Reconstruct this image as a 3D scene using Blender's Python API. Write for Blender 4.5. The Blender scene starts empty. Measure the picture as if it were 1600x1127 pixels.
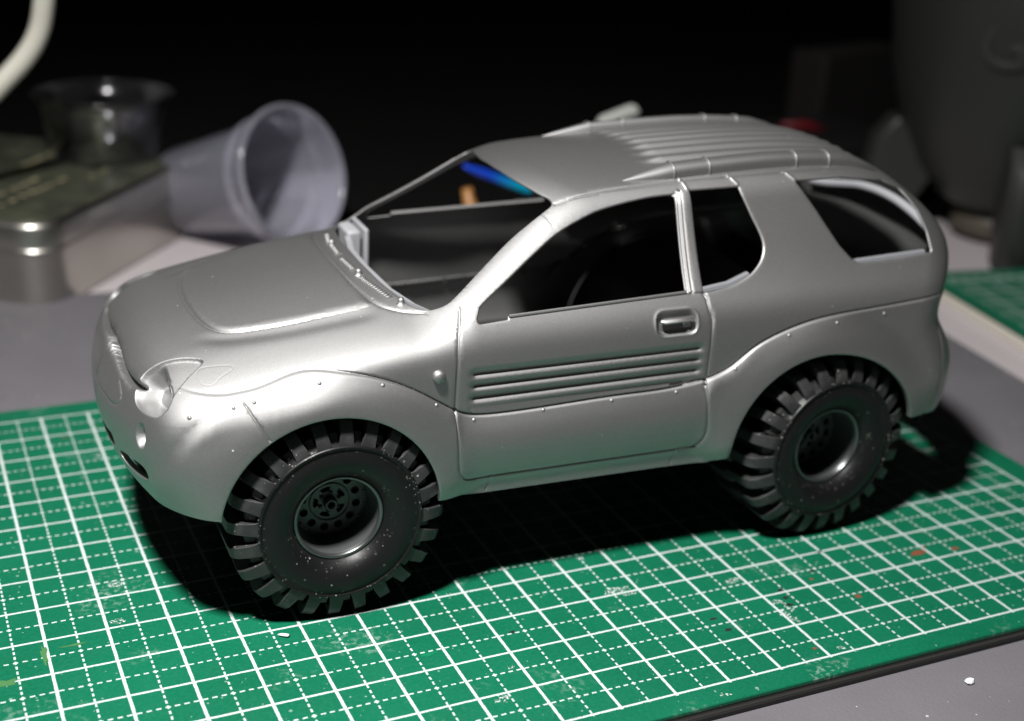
import bpy, math, random
import numpy as np
from mathutils import Matrix, Vector
from mathutils.geometry import delaunay_2d_cdt
random.seed(4); rng = np.random.default_rng(4)
MM = .001
scene = bpy.context.scene
C = scene.collection

# ------------------------------------------------------------------ camera, world, lamp, exposure
cam_d = bpy.data.cameras.new('camera'); cam = bpy.data.objects.new('camera', cam_d); C.objects.link(cam)
CAM = Vector((-99.667, -230.894, 127.964))
RIGHT = Vector((.92530, -.37665, .04418)); DOWN = Vector((-.10090, -.35680, -.92872)); FWD = Vector((.36557, .85488, -.36815))
m = Matrix((RIGHT, -DOWN, -FWD)).transposed().to_4x4(); m.translation = CAM*MM
cam.matrix_world = m
cam_d.sensor_width = 36; cam_d.lens = 47.97; cam_d.clip_start = .01; cam_d.clip_end = 20
cam_d.dof.use_dof = True; cam_d.dof.focus_distance = .222; cam_d.dof.aperture_fstop = 14
scene.camera = cam
scene.render.resolution_x, scene.render.resolution_y = 1024, 721
world = bpy.data.worlds.new('World'); scene.world = world; world.use_nodes = True
world.node_tree.nodes['Background'].inputs[0].default_value = (.9, .95, 1, 1)
world.node_tree.nodes['Background'].inputs[1].default_value = .0025
LAMP = Vector((-158, -142, 400))
ld = bpy.data.lights.new('desk_lamp', 'AREA'); ld.shape = 'DISK'; ld.size = 44*MM; ld.energy = 1.65; ld.color = (1, .985, .965)
lo = bpy.data.objects.new('desk_lamp', ld); C.objects.link(lo); lo.location = LAMP*MM
ld.spread = math.radians(115)
lo.rotation_euler = (Vector((-55, -50, 0))-LAMP).to_track_quat('-Z', 'Y').to_euler()
scene.view_settings.view_transform = 'Standard'; scene.view_settings.look = 'None'
scene.view_settings.exposure = 0; scene.view_settings.gamma = 1
scene.cycles.use_denoising = True
scene.cycles.max_bounces = 10

# ------------------------------------------------------------------ materials
def mat(name, col, rough=.5, metal=0., spec=.5):
    mt = bpy.data.materials.new(name); mt.use_nodes = True
    b = mt.node_tree.nodes['Principled BSDF']
    b.inputs['Base Color'].default_value = (*col, 1); b.inputs['Roughness'].default_value = rough
    b.inputs['Metallic'].default_value = metal; b.inputs['Specular IOR Level'].default_value = spec
    return mt
def nd(mt, typ, **kw):
    n = mt.node_tree.nodes.new(typ)
    for k, v in kw.items(): setattr(n, k, v)
    return n
def lk(mt, a, b): mt.node_tree.links.new(a, b)
def bsdf(mt): return mt.node_tree.nodes['Principled BSDF']
def math_n(mt, op, a, b=None, c=None):
    n = nd(mt, 'ShaderNodeMath', operation=op)
    for i, v in enumerate((a, b, c)):
        if v is None: continue
        if isinstance(v, (int, float)): n.inputs[i].default_value = v
        else: lk(mt, v, n.inputs[i])
    return n.outputs[0]
def mixc(mt, f, a, b):
    n = nd(mt, 'ShaderNodeMix', data_type='RGBA')
    if isinstance(f, (int, float)): n.inputs[0].default_value = f
    else: lk(mt, f, n.inputs[0])
    for i, v in ((6, a), (7, b)):
        if isinstance(v, tuple): n.inputs[i].default_value = (*v, 1)
        else: lk(mt, v, n.inputs[i])
    return n.outputs[2]
def noise(mt, scale, detail=2, coord=None, rough=.5):
    n = nd(mt, 'ShaderNodeTexNoise'); n.inputs['Scale'].default_value = scale; n.inputs['Detail'].default_value = detail
    n.inputs['Roughness'].default_value = rough
    if coord is None: coord = nd(mt, 'ShaderNodeTexCoord').outputs['Object']
    lk(mt, coord, n.inputs['Vector']); return n.outputs['Fac']
def ramp(mt, f, lo, hi):
    n = nd(mt, 'ShaderNodeMapRange'); n.inputs[1].default_value = lo; n.inputs[2].default_value = hi
    lk(mt, f, n.inputs[0]); return n.outputs[0]
def voro(mt, scale, coord=None):
    n = nd(mt, 'ShaderNodeTexVoronoi'); n.inputs['Scale'].default_value = scale
    if coord is None: coord = nd(mt, 'ShaderNodeTexCoord').outputs['Object']
    lk(mt, coord, n.inputs['Vector']); return n
def specks(mt, scale, size, keep):
    """mask of small scattered specks: a fraction `keep` of voronoi cells, each with a dot"""
    v = voro(mt, scale)
    sep = nd(mt, 'ShaderNodeSeparateColor'); lk(mt, v.outputs['Color'], sep.inputs[0])
    rad = math_n(mt, 'MULTIPLY', sep.outputs[1], size)
    dot = math_n(mt, 'LESS_THAN', v.outputs['Distance'], rad)
    sel = math_n(mt, 'LESS_THAN', sep.outputs[0], keep)
    return math_n(mt, 'MULTIPLY', dot, sel)
def bump(mt, h, strength, dist):
    n = nd(mt, 'ShaderNodeBump'); n.inputs['Strength'].default_value = strength; n.inputs['Distance'].default_value = dist
    lk(mt, h, n.inputs['Height']); lk(mt, n.outputs[0], bsdf(mt).inputs['Normal'])

def silver():
    """moulded silver-grey styrene: a broad flake lobe over a thin diffuse base with a faint satin skin"""
    mt = mat('silver_plastic', (.08, .08, .08), .34, 0, .5)
    f = ramp(mt, noise(mt, 5200, 1), .3, .7)
    d = specks(mt, 330, .085, .05); d2 = specks(mt, 900, .10, .05)
    d = math_n(mt, 'MAXIMUM', d, d2)
    sm = noise(mt, 45, 4)
    c = mixc(mt, f, (.064, .064, .064), (.084, .084, .084)); c = mixc(mt, d, c, (.6, .6, .6))
    lk(mt, c, bsdf(mt).inputs['Base Color'])
    lk(mt, math_n(mt, 'MULTIPLY_ADD', sm, .14, .30), bsdf(mt).inputs['Roughness'])
    g = nd(mt, 'ShaderNodeBsdfAnisotropic'); g.distribution = 'BECKMANN'
    cg = mixc(mt, f, (.165, .1645, .163), (.192, .1915, .190)); lk(mt, cg, g.inputs['Color'])
    lk(mt, math_n(mt, 'MULTIPLY_ADD', sm, .05, .60), g.inputs['Roughness'])
    g2 = nd(mt, 'ShaderNodeBsdfAnisotropic'); g2.distribution = 'GGX'; g2.inputs['Color'].default_value = (.05, .05, .0495, 1); g2.inputs['Roughness'].default_value = .36
    a0 = nd(mt, 'ShaderNodeAddShader'); lk(mt, g.outputs[0], a0.inputs[0]); lk(mt, g2.outputs[0], a0.inputs[1])
    ad = nd(mt, 'ShaderNodeAddShader'); lk(mt, a0.outputs[0], ad.inputs[0]); lk(mt, bsdf(mt).outputs[0], ad.inputs[1])
    lk(mt, ad.outputs[0], mt.node_tree.nodes['Material Output'].inputs[0])
    bump(mt, noise(mt, 3800, 2), .05, .0001)
    return mt
SILVER = silver()
GREYIN = mat('pale_grey_plastic', (.33, .335, .355), .5)
LEDGE = mat('ledge_grey_plastic', (.20, .205, .22), .5)
BLACKPL = mat('black_plastic', (.012, .012, .013), .45)
def rubber():
    mt = mat('dusty_rubber', (.018, .018, .019), .42, 0, .34)
    a = specks(mt, 1700, .40, .06); b = specks(mt, 2300, .5, .34); c2 = specks(mt, 900, .22, .05)
    co = nd(mt, 'ShaderNodeTexCoord').outputs['Object']; sp = nd(mt, 'ShaderNodeSeparateXYZ'); lk(mt, co, sp.inputs[0])
    rr = math_n(mt, 'SQRT', math_n(mt, 'ADD', math_n(mt, 'MULTIPLY', sp.outputs[0], sp.outputs[0]), math_n(mt, 'MULTIPLY', sp.outputs[2], sp.outputs[2])))
    ring = math_n(mt, 'SUBTRACT', 1, ramp(mt, math_n(mt, 'ABSOLUTE', math_n(mt, 'SUBTRACT', rr, .0139)), .0003, .0015))
    ring2 = math_n(mt, 'MULTIPLY', math_n(mt, 'SUBTRACT', 1, ramp(mt, math_n(mt, 'ABSOLUTE', math_n(mt, 'SUBTRACT', rr, .0088)), .0003, .0009)), .35)
    cl = ramp(mt, noise(mt, 130, 3), .36, .6)
    d = math_n(mt, 'MULTIPLY', math_n(mt, 'MAXIMUM', math_n(mt, 'MAXIMUM', a, c2), math_n(mt, 'MULTIPLY', b, math_n(mt, 'MAXIMUM', ring, ring2))), cl)
    c = mixc(mt, d, (.006, .006, .0066), (.22, .21, .19))
    lk(mt, c, bsdf(mt).inputs['Base Color'])
    r = math_n(mt, 'MULTIPLY_ADD', noise(mt, 90, 3), .16, .34); lk(mt, r, bsdf(mt).inputs['Roughness'])
    bump(mt, noise(mt, 900, 3), .15, .0002)
    return mt
RUBBER = rubber()
def rubber_clean():
    mt = mat('tread_rubber', (.02, .02, .021), .5)
    a = specks(mt, 1700, .34, .16)
    d = math_n(mt, 'MULTIPLY', a, ramp(mt, noise(mt, 120, 3), .38, .6))
    w = ramp(mt, noise(mt, 300, 4), .45, .8)
    c = mixc(mt, w, (.026, .026, .027), (.06, .06, .06)); c = mixc(mt, d, c, (.4, .38, .35))
    lk(mt, c, bsdf(mt).inputs['Base Color']); bump(mt, noise(mt, 1400, 3), .25, .0002)
    return mt
TREAD = rubber_clean()
RIMM = mat('dark_chrome', (.16, .17, .17), .3, .85)
RIMD = mat('dark_rim_plastic', (.085, .09, .09), .36, .4)

# ------------------------------------------------------------------ objects
def put(name, verts, faces, mt, parent=None, smooth=True, normals=None, scale=MM):
    me = bpy.data.meshes.new(name)
    v = np.asarray(verts, float)*scale
    if parent is not None and parent.type == 'EMPTY': v = v-np.array(parent.matrix_world.translation if False else parent.location)
    me.from_pydata(v.tolist(), [], [list(map(int, f)) for f in faces])
    me.materials.append(mt); me.update()
    if smooth: me.polygons.foreach_set('use_smooth', [True]*len(me.polygons))
    if normals is not None: me.normals_split_custom_set_from_vertices(np.asarray(normals).tolist())
    o = bpy.data.objects.new(name, me); C.objects.link(o)
    if parent is not None: o.parent = parent
    return o
def thing(name, label, cat, loc=(0, 0, 0), group=None):
    o = bpy.data.objects.new(name, None); C.objects.link(o); o.location = Vector(loc)*MM; o.empty_display_size = .01
    o['label'] = label; o['category'] = cat
    if group: o['group'] = group
    return o
def tag(o, label, cat, group=None):
    o['label'] = label; o['category'] = cat
    if group: o['group'] = group
    return o
def sharp(o, deg=35):
    """shade smooth by angle"""
    me = o.data; import bmesh as _b
    bm = _b.new(); bm.from_mesh(me); _b.ops.recalc_face_normals(bm, faces=bm.faces)
    for e in bm.edges:
        e.smooth = not (len(e.link_faces) == 2 and e.calc_face_angle(0) > math.radians(deg))
    for f in bm.faces: f.smooth = True
    bm.to_mesh(me); bm.free(); return o
def box(x0, x1, y0, y1, z0, z1):
    v = [(x, y, z) for x in (x0, x1) for y in (y0, y1) for z in (z0, z1)]
    return v, [(0, 1, 3, 2), (4, 6, 7, 5), (0, 4, 5, 1), (2, 3, 7, 6), (0, 2, 6, 4), (1, 5, 7, 3)]
def bev(o, w, seg=2):
    b = o.modifiers.new('bevel', 'BEVEL'); b.width = w*MM; b.segments = seg; b.limit_method = 'ANGLE'; return o
def lathe(prof, n=64, closed=False):
    """profile [(r, h)] about +Z"""
    v = []; f = []; m_ = len(prof)
    for i in range(n):
        a = 2*math.pi*i/n; c, s = math.cos(a), math.sin(a)
        v += [(r*c, r*s, h) for r, h in prof]
    for i in range(n):
        j = (i+1) % n
        for k in range(m_-1): f.append((i*m_+k, j*m_+k, j*m_+k+1, i*m_+k+1))
        if closed: f.append((i*m_+m_-1, j*m_+m_-1, j*m_, i*m_))
    return v, f
def tube(pts, r, n=12, cap=True, flat=1.0, up=(0, 0, 1)):
    P = [Vector(p) for p in pts]; v = []; f = []; R = r if isinstance(r, (list, tuple)) else [r]*len(P)
    for i, p in enumerate(P):
        t = (P[min(i+1, len(P)-1)]-P[max(i-1, 0)]).normalized()
        a = t.cross(Vector(up)); a = a.normalized() if a.length > 1e-6 else t.orthogonal().normalized()
        b = a.cross(t).normalized()
        for k in range(n):
            q = 2*math.pi*k/n; v.append(tuple(p+a*(R[i]*math.cos(q))+b*(R[i]*flat*math.sin(q))))
    for i in range(len(P)-1):
        for k in range(n): l = (k+1) % n; f.append((i*n+k, i*n+l, (i+1)*n+l, (i+1)*n+k))
    if cap: f.append(tuple(range(n))[::-1]); f.append(tuple((len(P)-1)*n+k for k in range(n)))
    return v, f
def catmull(pts, step=.5, closed=False):
    P = np.asarray(pts, float); n = len(P); out = []
    for i in range(n if closed else n-1):
        if closed: a, b, c, d = P[i-1], P[i], P[(i+1) % n], P[(i+2) % n]
        else: a, b, c, d = P[max(i-1, 0)], P[i], P[i+1], P[min(i+2, n-1)]
        k = max(1, int(np.linalg.norm(c-b)/step)); t = np.linspace(0, 1, k, endpoint=False)[:, None]
        out.append(.5*(2*b+(c-a)*t+(2*a-5*b+4*c-d)*t*t+(3*b-a-3*c+d)*t**3))
    if not closed: out.append(P[-1:])
    return np.concatenate(out)
def fillet(pts, step=.35):
    """closed 2-D polygon, corners (x, z, radius) rounded"""
    n = len(pts); out = []
    for i in range(n):
        p, a, b = (np.array(pts[j][:2], float) for j in (i, i-1, (i+1) % n)); r = pts[i][2]
        if r <= 0: out.append(p); continue
        u = (a-p)/np.linalg.norm(a-p); w = (b-p)/np.linalg.norm(b-p)
        ang = math.acos(np.clip(u@w, -1, 1)); L = min(r/math.tan(ang/2), .48*np.linalg.norm(a-p), .48*np.linalg.norm(b-p))
        for t in np.linspace(0, 1, 9): out.append((p+u*L)*(1-t)**2+2*t*(1-t)*p+(p+w*L)*t*t)
    return resample(np.array(out), step, True)
def resample(P, step=.4, closed=False):
    P = np.asarray(P, float); out = []
    n = len(P)
    for i in range(n if closed else n-1):
        a, b = P[i], P[(i+1) % n]; k = max(1, int(np.linalg.norm(b-a)/step+.5))
        out.append(a+(b-a)*np.linspace(0, 1, k, endpoint=False)[:, None])
    if not closed: out.append(P[-1:])
    return np.concatenate(out)
def inpoly(x, y, P):
    P = np.asarray(P, float); r = np.zeros(len(x), bool)
    m_ = (x > P[:, 0].min()) & (x < P[:, 0].max()) & (y > P[:, 1].min()) & (y < P[:, 1].max())
    xs, ys = x[m_], y[m_]; rr = np.zeros(len(xs), bool)
    for i in range(len(P)):
        x0, y0 = P[i-1]; x1, y1 = P[i]
        if y0 == y1: continue
        c = ((y0 > ys) != (y1 > ys)) & (xs < (x1-x0)*(ys-y0)/(y1-y0)+x0)
        rr ^= c
    r[m_] = rr; return r
def spline(xs, ys, n=1200):
    """dense natural cubic spline table"""
    xs = np.asarray(xs, float); ys = np.asarray(ys, float); m = len(xs)
    h = np.diff(xs); A = np.eye(m); b = np.zeros(m)
    for i in range(1, m-1):
        A[i, i-1] = h[i-1]; A[i, i] = 2*(h[i-1]+h[i]); A[i, i+1] = h[i]
        b[i] = 6*((ys[i+1]-ys[i])/h[i]-(ys[i]-ys[i-1])/h[i-1])
    M = np.linalg.solve(A, b)
    q = np.linspace(xs[0], xs[-1], n); k = np.clip(np.searchsorted(xs, q)-1, 0, m-2)
    a = xs[k+1]-q; c = q-xs[k]; hk = h[k]
    v = M[k]*a**3/(6*hk)+M[k+1]*c**3/(6*hk)+(ys[k]/hk-M[k]*hk/6)*a+(ys[k+1]/hk-M[k+1]*hk/6)*c
    return q, v
def ev(tab, x): return np.interp(x, tab[0], tab[1])
def smax(a, b, k):
    h = np.maximum(k-np.abs(a-b), 0)/k
    return np.maximum(a, b)+h*h*k*.25
def smin(a, b, k): return -smax(-a, -b, k)
def sstep(t): t = np.clip(t, 0, 1); return t*t*(3-2*t)
# half width of the upper side, of the cladding, and the line where they meet
W_UP = spline([14,30,36,40,44,47,49.5,51.5,53.5,56,60,64,68,72,80],[35.3,35.3,35.3,35.4,35.4,34.8,33.6,32.2,30.8,29.2,26.9,24.8,22.8,20.8,16.4])
W_LO = spline([12,16,19,22,26,30,34,38,42,47,54],[29.5,31.6,33.7,35.4,36.5,36.9,36.6,36.1,35.6,35.2,35])
GX = spline([-84,-76,-72.5,-70.4,-66.8,-63.9,-61.8,-58.4,-54.4,-51.1,-46.2,-40.6,-36.6,-32.5,-28.3,-25.9,-24.2,-21.8,-17.5,-5,6.2,15.8,18.5,21.6,24.3,26.4,27.7,30.8,34.4,38.5,43.3,48.1,54.1,61.2,70,78,92],
 [43.5,43.2,42.8,42.2,41.9,41.95,42.2,42.8,43.9,44.6,44.5,43.4,42,39.9,37.2,35.7,34.9,34.4,34.2,34.5,34.8,35.05,35.35,35.8,36.6,37.5,38.3,40.6,42.5,43.9,45,45.6,46,46.4,47,47.4,47.8],3000)
AR = 18.6
FW = (-47.4, 19.2); RW = (46.6, 20.0)
FRONT = spline([10,18,22,28,33,38,42,46,50,60],[-73,-77,-78.4,-80,-80.2,-79.3,-78,-76,-72,-60])
REAR = spline([8,14,18,22,28,34,38,41,46,52,56,60,64,67,69,72,80],[76,82,85.2,87.6,89,88.8,86.9,84.9,84.8,86,85.2,82.4,78.2,74,69.6,62,40])
BON = spline([-92,-80,-75,-70,-62,-50,-40,-34,-28,0,100],[30,40.5,43.6,45.3,47.2,49.7,51.4,52.2,52.8,54,54])
ROOF = spline([-60,-30,-10,-3,4,12,22,34,46,56,63,70,80,95],[42,58,67.6,69.2,70.2,70.8,71.35,71.8,71.9,71.4,70.4,68.4,63.5,54])
# fender flank below the crease: half width against height under the crest line
W_FEN = spline([-40,-20,-12,-8,-5.6,-4.2,-2.9,-1.7,-.7,0,.8,2,6],[35.3,35.3,35.35,35.25,34.8,34.1,32.6,30.3,27.8,25.9,23.2,19,4])
def Wside(x, z):
    zz = z
    wu = ev(W_UP, zz)
    b = sstep((-21.5-x)/11)
    wu = wu+(ev(W_FEN, z-(ev(BON, x)-1.75))-wu)*b
    rf = np.hypot(x-FW[0], z-FW[1]); rr = np.hypot(x-RW[0], z-RW[1])
    d = np.minimum(rf, rr)-AR
    wl = ev(W_LO, z)
    fl = sstep(1-np.maximum(d, 0)/8.5)*sstep((z-14)/10)
    wl = wl+(37.7-wl)*fl
    zg = ev(GX, x)
    wg = ev(W_UP, zg); wg = wg+(ev(W_FEN, zg-(ev(BON, x)-1.75))-wg)*b
    dm = sstep((x+27)/2)*sstep((23.5-x)/2)
    st = .36-.28*dm
    lim = wg+st+(.95-.53*dm)*np.maximum(zg-z, 0)
    wl = smin(wl, lim, 1.0)
    g = sstep((zg-z)/.5+.5)
    return wu+(np.maximum(wl, wu+st-.28)-wu)*g-(.44-.08*b+.1*dm)*np.exp(-((z-zg-.12)/(.18-.04*b))**2)
def f_body(x, y, z):
    top_b = (z-(ev(BON, x)-.0026*y*y))*.97
    top_r = z-(ev(ROOF, x)-.0055*y*y)
    ws = (-32.2+(z-51.5)*1.5+(.0064+.00055*(z-51.5))*y*y-x)*.55
    T = smin(top_b, smax(top_r, ws, 2.0), 1.2)
    k = 4.0-1.0*sstep((x+40)/22)
    f = smax(y-Wside(x, z), T, k)
    fr = (ev(FRONT, z)+.0050*y*y-x)*.97
    f = smax(f, fr, 7.0)
    rr = (x-(ev(REAR, z)-.0092*y*y))*.85
    return smax(f, rr, 5.0)
# ------------------------------------------------------------------ the car body shell
XA, XB, Z0, RC, S = -52., 62., 34., 28., 34.
def to_dom(P):
    P = np.asarray(P, float); x, y, z = P[:, 0], np.abs(P[:, 1]), P[:, 2]-Z0
    r = np.hypot(y, z); t = np.arctan2(z, y)*S
    s = np.where(x < XA, XA-RC*np.arctan2(XA-x, r), np.where(x > XB, XB+RC*np.arctan2(x-XB, r), x))
    return np.stack([s, t], 1)
def dom_ray(D):
    s, t = D[:, 0], D[:, 1]/S
    ph = np.where(s < XA, -(XA-s)/RC, np.where(s > XB, (s-XB)/RC, 0))
    o = np.stack([np.clip(s, XA, XB), 0*s, 0*s+Z0], 1)
    d = np.stack([np.sin(ph), np.cos(ph)*np.cos(t), np.cos(ph)*np.sin(t)], 1)
    return o, d
def f_cl(p):
    return np.maximum(f_body(p[:, 0], np.abs(p[:, 1]), p[:, 2]), 14.5-p[:, 2])
def solve(o, d, hi=62., n=48):
    a = np.full(len(o), 0.); b = np.full(len(o), float(hi)); found = np.zeros(len(o), bool); prev = float(hi)
    for tt in np.linspace(hi, 2., n):
        ins = f_cl(o+d*tt) < 0; new = ins & ~found
        a[new] = tt; b[new] = prev; found |= new; prev = tt
        if found.all(): break
    for i in range(18):
        m_ = (a+b)/2; ins = f_cl(o+d*m_[:, None]) < 0
        a = np.where(ins, m_, a); b = np.where(ins, b, m_)
    return o+d*((a+b)/2)[:, None]
def on_shell(D): return solve(*dom_ray(D))
def side_pts(xz):
    xz = np.asarray(xz, float); o = np.stack([xz[:, 0], 0*xz[:, 0], xz[:, 1]], 1)
    return solve(o, np.tile([0., 1, 0], (len(o), 1)), 50)
def top_pts(xy):
    xy = np.asarray(xy, float); o = np.stack([xy[:, 0], xy[:, 1], 0*xy[:, 0]+22], 1)
    return solve(o, np.tile([0., 0, 1], (len(o), 1)), 60)
def shell_pts(P): return on_shell(to_dom(P))
def grad(P, e=.02):
    g = np.stack([f_cl(P+np.eye(3)[i]*e)-f_cl(P-np.eye(3)[i]*e) for i in range(3)], 1)
    return g/np.maximum(np.linalg.norm(g, axis=1, keepdims=True), 1e-9)
def zcut(x):
    return np.interp(x, [-84, -79, -75, -70, -66, -60, -30, -20, 15, 24, 28, 40, 64, 70, 82, 92], [24.6, 24.4, 23.6, 22.8, 22.4, 21, 19.8, 19.5, 19.4, 19.2, 20.0, 21, 23.6, 23.2, 22.4, 22.2])

# ---- outlines, all in millimetres on the car itself
DOOR_F = [(-23.9, 52.0), (-25.0, 48.8), (-25.5, 46.2), (-25.8, 41.2), (-25.9, 35.6), (-25.8, 33), (-25.4, 26), (-24.8, 24), (-23.3, 22.9), (-20.6, 22.7), (-19, 22.8)]
DOOR_B = [(-19, 22.8), (17.4, 22.9), (20.2, 23.1), (21.9, 24.4), (22.5, 26.6), (22.2, 30.6), (21.8, 35)]
DOOR_R = [(21.8, 35), (22.2, 37), (22.3, 41.2), (22.4, 44.9), (22.6, 47.4), (22.2, 49.0), (22.0, 50.8), (21.7, 51.4)]
door_f = catmull([(a, b) for a, b in DOOR_F], .4); door_b = catmull(DOOR_B, .4); door_r = catmull(DOOR_R, .4)
gx = np.arange(-70.0, 73.2, .4); gl = np.stack([gx, ev(GX, gx)], 1)
wd_top = catmull([(19.2, 67.1), (13.6, 66.8), (6.4, 65.8), (1.8, 64.7), (-4.3, 62.3), (-9.4, 59.3), (-14.6, 56.0), (-18.9, 53.4), (-20.6, 52.3)], .35)
wd_low = fillet([(-20.6, 52.3, 0), (-21.9, 49.95, 1.5), (-16.1, 50.3, .15), (-16.0, 50.8, .15), (18.1, 51.85, .25), (19.2, 67.1, .5), (0, 60, 0)])
wd_low = wd_low[(wd_low[:, 1] < 67.0) & ~((wd_low[:, 0] < 18.05) & (wd_low[:, 1] > 52.28) & (wd_low[:, 0] > -20.5))]
WIN_D = np.concatenate([wd_low, wd_top])
# order the lower part from the A pillar end to the B pillar top
WIN_Q = np.concatenate([catmull([(32.6, 67.7), (32.9, 66.4), (34.2, 63.0), (35.5, 59.8), (35.8, 57.9), (35.1, 56.1), (33.6, 54.6), (31.4, 53.3), (28, 52.2), (24.5, 51.7), (21.7, 51.4)], .35)[:-1], resample([(21.7, 51.4), (22.5, 67.55)], .35)[:-1], resample([(22.5, 67.55), (32.6, 67.7)], .35)[:-1]])
WIN_R = fillet([(44.9, 68.1, .35), (48.4, 63.0, 6), (52.2, 56.9, 4), (54.9, 53.9, 2.4), (63, 53.9, 4), (72.6, 54.6, .5), (72.4, 58.0, 3), (71.2, 61.8, 4), (68.9, 65.4, 2), (65, 67.1, 2.4), (56, 68.1, 8)])
def circ(c, r, a0, a1): 
    q = np.radians(np.arange(a0, a1+.1, 1.2)); return np.stack([c[0]+r*np.cos(q), c[1]+r*np.sin(q)], 1)
ARCH_F = np.concatenate([circ((-47.4, 19.3), 18.6, 2, 168), [(-66.2, 16)], resample([(-66, 16), (-28.8, 16)], .8)])
_ar = circ((46.4, 20.1), 18.75, 2, 166); _ar[:, 0] = np.where(_ar[:, 0] > 48, 48+(_ar[:, 0]-48)*1.19, _ar[:, 0])
ARCH_R = np.concatenate([_ar, [(27.8, 16)], resample([(28, 16), (68.3, 16)], .8)])
WSH = catmull([(-32.9, 0, 52.2), (-32.7, 7, 52.1), (-32.3, 13, 51.8), (-31.2, 20.3, 51.4), (-30.1, 24.6, 51.1), (-28.2, 27.1, 51.2), (-26.0, 27.9, 51.9), (-23.9, 27.7, 53.1), (-17.0, 24.6, 57.7), (-11.6, 22.5, 61.3), (-5.6, 21.3, 65.0), (-3.8, 20.6, 66.0), (-3.6, 18.6, 66.5), (-4.6, 15.5, 67.0), (-6.1, 8.2, 67.7), (-6.6, 0, 67.9)], .35)
RWIN = catmull([(75, 0, 67.0), (74, 10, 66.7), (71.5, 16.5, 65.8), (72, 19.4, 63.6), (74.5, 21.2, 60.8), (77, 22.4, 57.5), (78.5, 22, 54.8), (79.5, 20, 54.0), (81.5, 16, 55), (83, 11, 57), (83.6, 6, 58.6), (83.8, 0, 59.2)], .4)
SLOT = catmull([(-78.4, 17.4, 27.6), (-77.6, 22, 28.6), (-76.2, 27.8, 29.3), (-75.3, 29.0, 28.3), (-75.6, 28.4, 27.0), (-76.6, 24.4, 26.0), (-77.8, 19.6, 25.6), (-78.5, 17.2, 26.2)], .35, True)
SLOTC = catmull([(-80, 0, 28.4), (-79.6, 9, 28.4), (-79.4, 13.2, 28.8), (-79.1, 13.6, 26.6), (-79.2, 9, 25.4), (-79.4, 0, 25.2)], .35)
LAMPF = catmull([(-75.4, 20.2, 40.0), (-74.2, 19.4, 41.6), (-71.9, 19.8, 43.3), (-69.6, 20.9, 44.3), (-67.0, 22.5, 44.8), (-65.6, 24.6, 44.8), (-68.4, 27.2, 43.5), (-71.0, 29.2, 41.5), (-71.8, 30.2, 40.3), (-72.8, 30.3, 39.0), (-73.9, 29.3, 38.1), (-75.5, 25.7, 37.7), (-76.0, 22.2, 38.2)], .3, True)
FOG = [(-76.4, 27.7+2.3*math.cos(q), 34.3+2.1*math.sin(q)) for q in np.linspace(0, 2*math.pi, 40, endpoint=False)]
BUB = catmull([(-36.6, 0, 52.2), (-36.6, 12, 51.8), (-36.3, 19, 51.2), (-36.4, 21.2, 50.7), (-39, 21.5, 50.3), (-49.5, 20.6, 48.6), (-57.5, 18.6, 47.2), (-60.8, 16.8, 46.7), (-62.6, 13.4, 46.5), (-63.7, 8, 46.6), (-64.2, 0, 46.7)], .35)
COWL = catmull([(-37.6, 0, 51.8), (-37.3, 9, 51.6), (-36.4, 17, 51.2), (-35.1, 21.9, 50.8), (-32.4, 25.2, 50.8), (-28.8, 27.9, 51.1)], .4)
LEAD = catmull([(-76.9, 0, 40.9), (-76.8, 5, 40.7), (-76.7, 10, 40.2), (-76.3, 15, 39.8), (-75.7, 18.4, 39.8), (-75.2, 20.2, 40.1)], .35)
EMBL = catmull([(-78.6, 0, 34.2), (-78.6, 9, 34.4), (-78.4, 14.0, 34.8), (-77.8, 16.6, 35.8), (-77.3, 16.2, 37.4), (-77.2, 13.5, 38.5)], .35)
SEAM = np.array([(-3.0, 20.9), (0, 21.1), (5, 20.9), (10, 20.7), (20, 20.5), (32, 20.6), (44, 20.5), (54, 20.0), (60, 19.2), (66, 17.6)])
SEAM = top_pts(catmull(SEAM, .4))
HANDLE = fillet([(11.5, 45.2, 1.7), (19.3, 45.2, 1.7), (19.3, 49.0, 1.7), (11.5, 49.0, 1.7)], .25)
MARK = shell_pts(catmull([(-66.8, 26.4, 43.6), (-65.9, 26.0, 44.3), (-62, 27.6, 44.9), (-61.6, 28.6, 44.6), (-63.6, 29.4, 43.8), (-65.2, 30.2, 42.9), (-66.6, 29, 42.9)], .3, True))
def sd(p2): return side_pts(np.asarray(p2, float))
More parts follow.
